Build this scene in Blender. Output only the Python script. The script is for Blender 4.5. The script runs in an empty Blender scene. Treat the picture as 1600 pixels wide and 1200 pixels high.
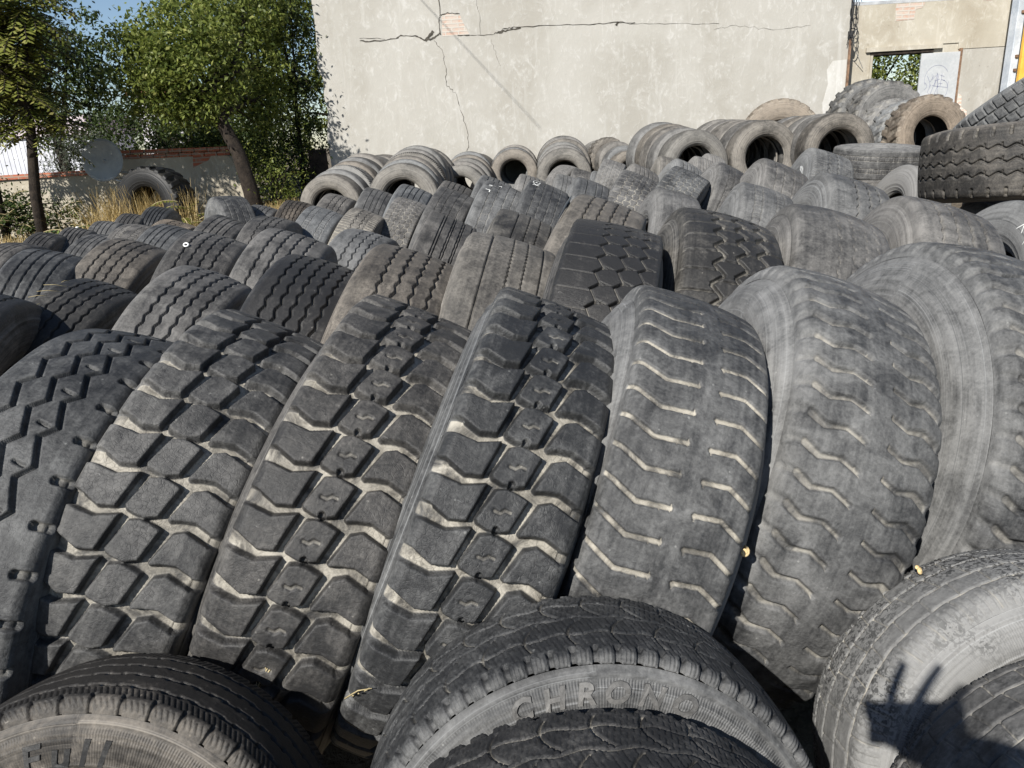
import bpy, math, random
import numpy as np
from mathutils import Matrix, Vector
random.seed(7); RNG = np.random.RandomState(11)
sc = bpy.context.scene
COL = sc.collection
R_ = math.radians

# ------------------------------------------------------------------ helpers
def link(o, parent=None):
    COL.objects.link(o)
    if parent is not None: o.parent = parent
    return o
def tag(o, label=None, cat=None, group=None, kind=None):
    if label: o['label'] = label
    if cat: o['category'] = cat
    if group: o['group'] = group
    if kind: o['kind'] = kind
    return o
def empty(name, loc=(0,0,0)):
    o = bpy.data.objects.new(name, None); o.empty_display_size = .1; o.location = loc
    return link(o)
def mesh_np(name, V, Q, mat=None, smooth=True, attrs=None, uv=None):
    """V (n,3) array, Q (m,4) or (m,3) int array -> mesh data"""
    me = bpy.data.meshes.new(name)
    V = np.ascontiguousarray(V, dtype=np.float32); Q = np.ascontiguousarray(Q, dtype=np.int32)
    k = Q.shape[1]; m = len(Q)
    me.vertices.add(len(V)); me.vertices.foreach_set('co', V.ravel())
    me.loops.add(m*k); me.loops.foreach_set('vertex_index', Q.ravel())
    me.polygons.add(m); me.polygons.foreach_set('loop_start', np.arange(0, m*k, k, dtype=np.int32))
    try: me.polygons.foreach_set('loop_total', np.full(m, k, dtype=np.int32))
    except Exception: pass
    if smooth: me.polygons.foreach_set('use_smooth', np.ones(m, dtype=bool))
    me.update(calc_edges=True)
    for an, av in (attrs or {}).items():
        at = me.attributes.new(an, 'FLOAT', 'POINT'); at.data.foreach_set('value', np.ascontiguousarray(av, dtype=np.float32).ravel())
    if uv is not None:
        l = me.uv_layers.new(name='UVMap'); l.data.foreach_set('uv', np.ascontiguousarray(uv[Q.ravel()], dtype=np.float32).ravel())
    me.validate()
    if mat: me.materials.append(mat)
    return me
def obj(name, me, parent=None):
    return link(bpy.data.objects.new(name, me), parent)
def from_py(name, verts, faces, mat, parent=None, smooth=False):
    me = bpy.data.meshes.new(name); me.from_pydata([tuple(v) for v in verts], [], faces); me.update()
    if smooth:
        for p in me.polygons: p.use_smooth = True
    if mat: me.materials.append(mat)
    return obj(name, me, parent)
class MB:
    def __init__(s): s.v = []; s.f = []
    def add(s, v, f):
        b = len(s.v); s.v += [tuple(p) for p in v]; s.f += [tuple(i+b for i in q) for q in f]; return s
    def box(s, x0, x1, y0, y1, z0, z1):
        v = [(x,y,z) for z in (z0,z1) for y in (y0,y1) for x in (x0,x1)]
        return s.add(v, [(0,2,3,1),(4,5,7,6),(0,1,5,4),(2,6,7,3),(0,4,6,2),(1,3,7,5)])
    def prism(s, pts, y0, y1):            # polygon in XZ, extruded along Y (front = y0)
        n = len(pts); v = [(x,y0,z) for x,z in pts]+[(x,y1,z) for x,z in pts]
        f = [tuple(range(n)), tuple(range(2*n-1,n-1,-1))]+[(i,i+n,(i+1)%n+n,(i+1)%n) for i in range(n)]
        return s.add(v, f)
    def tube(s, pts, rad, n=8):
        pts = [Vector(p) for p in pts]; rings = []
        for i,p in enumerate(pts):
            d = (pts[min(i+1,len(pts)-1)]-pts[max(i-1,0)]).normalized()
            a = d.cross(Vector((0,0,1))); a = a.normalized() if a.length > .05 else Vector((1,0,0))
            b = d.cross(a).normalized(); r = rad[i] if hasattr(rad,'__len__') else rad
            rings.append([p+(a*math.cos(t)+b*math.sin(t))*r for t in [2*math.pi*k/n for k in range(n)]])
        v = [q for r in rings for q in r]; f = []
        for i in range(len(pts)-1):
            for k in range(n): f.append((i*n+k, i*n+(k+1)%n, (i+1)*n+(k+1)%n, (i+1)*n+k))
        f.append(tuple(range(n-1,-1,-1))); f.append(tuple(range((len(pts)-1)*n, len(pts)*n)))
        return s.add(v, f)
    def build(s, name, mat, parent=None, smooth=False, bevel=0):
        o = from_py(name, s.v, s.f, mat, parent, smooth)
        if bevel:
            m = o.modifiers.new('bevel','BEVEL'); m.width = bevel; m.segments = 2; m.limit_method = 'ANGLE'
        return o

# ------------------------------------------------------------------ materials
def newmat(name):
    m = bpy.data.materials.new(name); m.use_nodes = True
    nt = m.node_tree; nt.nodes.clear()
    return m, nt
class NT:
    def __init__(s, nt): s.nt = nt
    def n(s, typ, **kw):
        nd = s.nt.nodes.new(typ)
        ins = kw.pop('ins', {})
        for k,v in kw.items(): setattr(nd, k, v)
        for k,v in ins.items():
            if isinstance(v, bpy.types.NodeSocket): s.nt.links.new(v, nd.inputs[k])
            else: nd.inputs[k].default_value = v
        return nd
    def noise(s, vec, scale, detail=6, rough=.55, dist=0, dim='3D'):
        return s.n('ShaderNodeTexNoise', noise_dimensions=dim, ins={'Vector':vec,'Scale':scale,'Detail':detail,'Roughness':rough,'Distortion':dist}).outputs['Fac']
    def math(s, op, a, b=0., c=0., clamp=False):
        nd = s.n('ShaderNodeMath', operation=op, use_clamp=clamp)
        for i,v in enumerate((a,b,c)):
            if isinstance(v, bpy.types.NodeSocket): s.nt.links.new(v, nd.inputs[i])
            else: nd.inputs[i].default_value = v
        return nd.outputs[0]
    def ramp(s, fac, lo, hi):
        return s.n('ShaderNodeMapRange', interpolation_type='SMOOTHSTEP', ins={'Value':fac,'From Min':lo,'From Max':hi}).outputs['Result']
    def mix(s, fac, a, b, blend='MIX'):
        nd = s.n('ShaderNodeMix', data_type='RGBA', blend_type=blend)
        for k,v in ((0,fac),(6,a),(7,b)):
            if isinstance(v, bpy.types.NodeSocket): s.nt.links.new(v, nd.inputs[k])
            else: nd.inputs[k].default_value = v if k==0 else (*v,1)
        return nd.outputs[2]
    def out(s, col, rough=.7, bump=None, bstr=.3, bdist=.01, spec=.4, extra=None, metal=0):
        p = s.n('ShaderNodeBsdfPrincipled')
        for k,v in (('Base Color',col),('Roughness',rough),('Specular IOR Level',spec),('Metallic',metal)):
            if isinstance(v, bpy.types.NodeSocket): s.nt.links.new(v, p.inputs[k])
            else: p.inputs[k].default_value = (*v,1) if k=='Base Color' else v
        if bump is not None:
            b = s.n('ShaderNodeBump', ins={'Strength':bstr,'Distance':bdist,'Height':bump}); s.nt.links.new(b.outputs[0], p.inputs['Normal'])
        o = s.n('ShaderNodeOutputMaterial'); sh = p.outputs[0]
        if extra is not None:
            t = s.n('ShaderNodeBsdfTranslucent'); s.nt.links.new(extra[0], t.inputs['Color'])
            mx = s.n('ShaderNodeMixShader', ins={0:extra[1]}); s.nt.links.new(sh, mx.inputs[1]); s.nt.links.new(t.outputs[0], mx.inputs[2]); sh = mx.outputs[0]
        s.nt.links.new(sh, o.inputs['Surface'])
def obj_vec(N):
    tc = N.n('ShaderNodeTexCoord'); oi = N.n('ShaderNodeObjectInfo')
    off = N.math('MULTIPLY', N.n('ShaderNodeAttribute', attribute_type='OBJECT', attribute_name='seed').outputs['Fac'], 37.0)
    va = N.n('ShaderNodeVectorMath', operation='ADD'); N.nt.links.new(tc.outputs['Object'], va.inputs[0]); N.nt.links.new(off, va.inputs[1])
    return tc, oi, va.outputs[0]
def oattr(N, name):
    return N.n('ShaderNodeAttribute', attribute_type='OBJECT', attribute_name=name)

def rubber(name, side):
    m, nt = newmat(name); N = NT(nt)
    tc, oi, vec = obj_vec(N)
    uv = N.n('ShaderNodeUVMap', uv_map='UVMap').outputs[0]
    uo = N.n('ShaderNodeVectorMath', operation='ADD'); nt.links.new(uv, uo.inputs[0]); nt.links.new(N.math('MULTIPLY', oattr(N,'seed').outputs['Fac'], 91.0), uo.inputs[1])
    ms = N.n('ShaderNodeVectorMath', operation='MULTIPLY', ins={1:(1.6,46,1)}); nt.links.new(uo.outputs[0], ms.inputs[0])
    streak = N.noise(ms.outputs[0], 1.6, 7, .62)
    ms2 = N.n('ShaderNodeVectorMath', operation='MULTIPLY', ins={1:(26,9,1)}); nt.links.new(uo.outputs[0], ms2.inputs[0])
    scuff = N.noise(ms2.outputs[0], 3.2, 5, .75, 1.6)
    big = N.noise(vec, 3.1, 5, .6, .4)
    mid = N.noise(vec, 15, 8, .68, .8)
    fine = N.noise(vec, 130, 6, .7)
    dust = oattr(N, 'dust').outputs['Fac']; gd = oattr(N, 'gdust').outputs['Fac']
    tint = oattr(N, 'tint').outputs['Color']
    gro = N.n('ShaderNodeAttribute', attribute_type='GEOMETRY', attribute_name='groove').outputs['Fac']
    if not side: dust = N.math('ADD', dust, N.math('MULTIPLY', N.n('ShaderNodeAttribute', attribute_type='GEOMETRY', attribute_name='edge').outputs['Fac'], .17))
    w = N.math('ADD', N.math('MULTIPLY', big, .55), N.math('MULTIPLY', mid, .65))
    w = N.math('ADD', w, N.math('MULTIPLY', streak, .55 if side else .30))
    w = N.math('ADD', w, N.math('MULTIPLY', fine, .42))
    # w averages about .5*(sum of weights); shift by the dust amount of this tyre
    mean = .5*(.55+.65+(.55 if side else .30)+.42)
    f = N.math('ADD', N.math('SUBTRACT', w, mean), N.math('SUBTRACT', dust, .5))
    f = N.ramp(f, -.34, .38)
    base = N.mix(f, (.017,.0172,.0178), (.205,.200,.191))
    # bare scuffs and pale scratches
    sc_ = N.math('MULTIPLY', N.ramp(scuff, .64, .76), N.ramp(mid, .40, .62))
    base = N.mix(N.math('MULTIPLY', sc_, .50), base, (.34,.34,.335))
    spots = N.n('ShaderNodeTexVoronoi', ins={'Vector':vec,'Scale':34.0,'Randomness':1.0}).outputs['Distance']
    base = N.mix(N.math('MULTIPLY', N.ramp(spots, .10, .05), N.math('MULTIPLY', N.ramp(mid,.46,.6), .25)), base, (.42,.41,.38))
    if side:        # thin concentric scuff lines
        m3 = N.n('ShaderNodeVectorMath', operation='MULTIPLY', ins={1:(.35,210,1)}); nt.links.new(uo.outputs[0], m3.inputs[0])
        ln = N.ramp(N.noise(m3.outputs[0], 1.0, 3, .5), .57, .68)
        base = N.mix(N.math('MULTIPLY', ln, .28), base, (.36,.36,.355))
        dk = N.ramp(N.noise(m3.outputs[0], .55, 2, .5), .60, .70); base = N.mix(N.math('MULTIPLY', dk, .45), base, (.05,.05,.05))
    mo = oattr(N, 'mott').outputs['Fac']
    mp_ = N.math('MULTIPLY', N.ramp(N.noise(vec, 105, 5, .65, 1.0), .48, .55), N.ramp(big, .38, .60))
    base = N.mix(N.math('MULTIPLY', mo, mp_), base, (.022,.022,.022))
    base = N.mix(1.0, base, tint, 'MULTIPLY')
    soil = N.mix(N.ramp(mid,.35,.7), (.20,.18,.145), (.36,.335,.285))
    gf = N.math('MULTIPLY', N.math('MULTIPLY', N.ramp(gro, .35, .95), gd), N.ramp(N.math('ADD',mid,N.math('MULTIPLY',big,.4)), .50, .84), clamp=True)
    col = N.mix(gf, base, soil)
    # fine craze of the rubber
    dv = N.n('ShaderNodeVectorMath', operation='ADD'); nt.links.new(vec, dv.inputs[0])
    nz = N.n('ShaderNodeTexNoise', ins={'Vector':vec,'Scale':22.0,'Detail':3.0}); sc3 = N.n('ShaderNodeVectorMath', operation='SCALE', ins={'Scale':.022}); nt.links.new(nz.outputs['Color'], sc3.inputs[0]); nt.links.new(sc3.outputs[0], dv.inputs[1])
    vo = N.n('ShaderNodeTexVoronoi', feature='DISTANCE_TO_EDGE', ins={'Vector':dv.outputs[0],'Scale':95.0}).outputs['Distance']
    craze = N.math('MULTIPLY', N.ramp(vo, .075, .015), N.ramp(N.math('ADD', big, N.math('MULTIPLY', mid, .3)), .60, .80)); craze = N.math('MULTIPLY', craze, oattr(N,'craze').outputs['Fac'])
    col = N.mix(N.math('MULTIPLY', craze, .45), col, (.018,.018,.018))
    bv = N.math('ADD', N.math('MULTIPLY', fine, .5), N.math('ADD', N.math('MULTIPLY', mid, 1.3), N.math('MULTIPLY', streak if side else scuff, .8)))
    bv = N.math('SUBTRACT', bv, N.math('MULTIPLY', craze, .9))
    if side:        # fine moulded ribs round the sidewall of the near tyres
        sx = N.n('ShaderNodeSeparateXYZ', ins={0:uv}); rb_ = N.math('SINE', N.math('MULTIPLY', sx.outputs['X'], 1250.0))
        band = N.math('MULTIPLY', N.ramp(N.math('FRACT', sx.outputs['Y']), .318, .325), N.ramp(N.math('FRACT', sx.outputs['Y']), .375, .368))
        bv = N.math('ADD', bv, N.math('MULTIPLY', N.math('MULTIPLY', rb_, band), N.math('MULTIPLY', oattr(N,'ribs').outputs['Fac'], .9)))
    rough = N.n('ShaderNodeMapRange', ins={'Value':f,'From Min':0.,'From Max':1.,'To Min':.54,'To Max':.88}).outputs['Result']
    N.out(col, rough, bv, .36 if not side else .28, .006, .34)
    return m
M = {}
M['tread'] = rubber('worn_tread_rubber', False)
M['side'] = rubber('worn_sidewall_rubber', True)
m_, nt_ = newmat('dark_liner_rubber'); N_ = NT(nt_); t_, o_, v_ = obj_vec(N_)
N_.out(N_.mix(oattr(N_,'dust').outputs['Fac'], N_.mix(N_.noise(v_, 9, 6), (.012,.012,.013), (.045,.043,.04)), N_.mix(N_.noise(v_, 5, 8), (.07,.07,.07), (.17,.165,.155))), .8); M['liner'] = m_  # the lighter end colours in a liner that should look lit

def simple(name, a, b, scale=6, rough=.8, bump=.25, bdist=.01, detail=7, lo=.35, hi=.65, coord='Object', dist=.3, metal=0):
    m, nt = newmat(name); N = NT(nt); tc = N.n('ShaderNodeTexCoord')
    v = tc.outputs[coord]; n1 = N.noise(v, scale, detail, .62, dist); n2 = N.noise(v, scale*9, 5, .65)
    f = N.ramp(N.math('ADD', N.math('MULTIPLY', n1, .7), N.math('MULTIPLY', n2, .3)), lo, hi)
    N.out(N.mix(f, a, b), rough, N.math('ADD', n1, n2), bump, bdist, .3, metal=metal); M[name] = m; return m
simple('soil', (.075,.06,.042), (.19,.155,.108), 2.2, .95, .6, .05)
simple('brick_red', (.30,.105,.06), (.46,.21,.135), 7, .9)
simple('mortar', (.36,.33,.29), (.5,.47,.42), 9, .95)
simple('crack_dark', (.03,.027,.022), (.10,.09,.075), 14, .95)
simple('bark', (.012,.009,.007), (.042,.032,.024), 11, .95, .8, .02)
simple('dish_paint', (.26,.27,.27), (.36,.37,.36), 3, .5, .05)
simple('steel_grey', (.30,.31,.32), (.48,.49,.50), 5, .55, .1, metal=.2)
simple('rusty_iron', (.10,.06,.04), (.26,.16,.10), 12, .8)
simple('door_paint', (.36,.375,.385), (.46,.47,.475), 2.4, .55, .06)
simple('gate_paint', (.36,.40,.45), (.56,.59,.62), 2.8, .55, .1)
simple('yellow_paint', (.62,.34,.05), (.78,.46,.08), 3.2, .55, .08)
simple('cable_black', (.015,.015,.016), (.035,.035,.036), 9, .6)
simple('white_cladding', (.46,.47,.51), (.58,.59,.63), 2.5, .6, .05)
simple('pink_roof', (.42,.36,.38), (.52,.45,.47), 2.5, .7, .05)
simple('pale_stucco', (.42,.40,.42), (.60,.58,.61), 3, .9)
simple('chalk', (.55,.55,.53), (.74,.74,.71), 40, .95)
simple('ink_blue', (.10,.11,.20), (.17,.18,.30), 30, .7)
simple('shell', (.52,.36,.16), (.74,.60,.36), 26, .4, .2)
simple('straw', (.26,.21,.11), (.42,.35,.20), 18, .9)
simple('bead_white', (.70,.70,.68), (.80,.80,.78), 10, .6)
simple('glass_window', (.45,.52,.58), (.62,.68,.72), 2, .2, .02)

def plaster(name, base, pale, dark, brick=False):
    m, nt = newmat(name); N = NT(nt); tc = N.n('ShaderNodeTexCoord'); v = tc.outputs['Object']
    sv = N.n('ShaderNodeVectorMath', operation='MULTIPLY', ins={0:v, 1:(1.5,1,.9)}).outputs[0]
    big = N.noise(sv, .55, 6, .55, .6); mid = N.noise(v, 2.6, 8, .66, 1.1)
    pat = N.noise(sv, 5.2, 9, .70, 1.7); fine = N.noise(v, 38, 6, .7)
    c = N.mix(N.ramp(big, .34, .66), dark, base)
    c = N.mix(N.math('MULTIPLY', N.ramp(mid, .42, .66), .55), c, base)
    w = N.math('ADD', N.math('MULTIPLY', pat, .75), N.math('MULTIPLY', mid, .35))
    c = N.mix(N.math('MULTIPLY', N.ramp(w, .55, .74), .60), c, pale)
    st = N.n('ShaderNodeVectorMath', operation='MULTIPLY', ins={0:v, 1:(5.5,1,.55)}).outputs[0]
    c = N.mix(N.math('MULTIPLY', N.ramp(N.noise(st, 1.2, 6, .65, .4), .54, .72), .30), c, pale)
    pt = N.noise(v, 11, 3, .5)
    c = N.mix(N.math('MULTIPLY', N.ramp(pt, .70, .76), .45), c, tuple(x*.62 for x in dark))
    hgt = N.math('ADD', N.math('MULTIPLY', pat, 1.2), N.math('ADD', N.math('MULTIPLY', fine, .35), mid))
    N.out(c, .93, hgt, .42, .012, .2); M[name] = m
plaster('wall_plaster', (.385,.370,.336), (.52,.51,.485), (.325,.308,.272))
plaster('ruin_plaster', (.42,.39,.325), (.56,.535,.48), (.32,.285,.225))
plaster('fresh_plaster', (.55,.54,.515), (.62,.615,.60), (.43,.415,.38))
plaster('low_plaster', (.43,.39,.315), (.58,.54,.45), (.30,.265,.205))

def bricks(name, c1, c2, mort, sx=4.0, worn=.5):
    m, nt = newmat(name); N = NT(nt); tc = N.n('ShaderNodeTexCoord')
    mp = N.n('ShaderNodeMapping', ins={'Vector':tc.outputs['Object'],'Rotation':(R_(90),0,0),'Scale':(1,1,1)})
    br = N.n('ShaderNodeTexBrick', ins={'Vector':mp.outputs[0],'Color1':(*c1,1),'Color2':(*c2,1),'Mortar':(*mort,1),'Scale':sx,'Mortar Size':.05,'Brick Width':1.0,'Row Height':.28,'Bias':0.})
    n = N.noise(tc.outputs['Object'], 6, 8, .7, 1.2)
    c = N.mix(N.math('MULTIPLY', N.ramp(n, .5-worn*.2, .62), .75), br.outputs['Color'], mort)
    N.out(c, .92, N.math('ADD', n, br.outputs['Fac']), .6, .012, .2); M[name] = m
bricks('brick_patch', (.44,.25,.18), (.48,.33,.26), (.46,.43,.38), 4.2, 1.2)
bricks('brick_coping', (.40,.13,.07), (.33,.10,.06), (.30,.22,.17), 4.0, .1)
bricks('brick_pier', (.50,.25,.17), (.58,.36,.27), (.60,.57,.51), 4.0, 1.0)

def leafmat(name, a, b, c, trans=.35):
    m, nt = newmat(name); N = NT(nt)
    t = N.n('ShaderNodeAttribute', attribute_type='GEOMETRY', attribute_name='tone').outputs['Fac']
    col = N.mix(N.ramp(t, 0, .6), a, b); col = N.mix(N.ramp(t, .65, 1.), col, c)
    N.out(col, .5, None, spec=.35, extra=(col, trans)); M[name] = m
leafmat('leaf_green', (.050,.078,.015), (.185,.220,.048), (.38,.38,.13), .46)
leafmat('leaf_dark', (.018,.032,.010), (.055,.082,.022), (.14,.165,.045))  # dark leaves; on the shaded plants the shade is in this colour
leafmat('leaf_ail', (.075,.105,.018), (.20,.215,.045), (.38,.34,.12), .42)
leafmat('leaf_grey', (.075,.090,.065), (.150,.165,.125), (.23,.24,.19))
leafmat('leaf_fern', (.055,.100,.040), (.105,.170,.065), (.20,.26,.07))
leafmat('grass_dry', (.30,.215,.085), (.46,.345,.15), (.62,.50,.27), .25)
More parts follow.
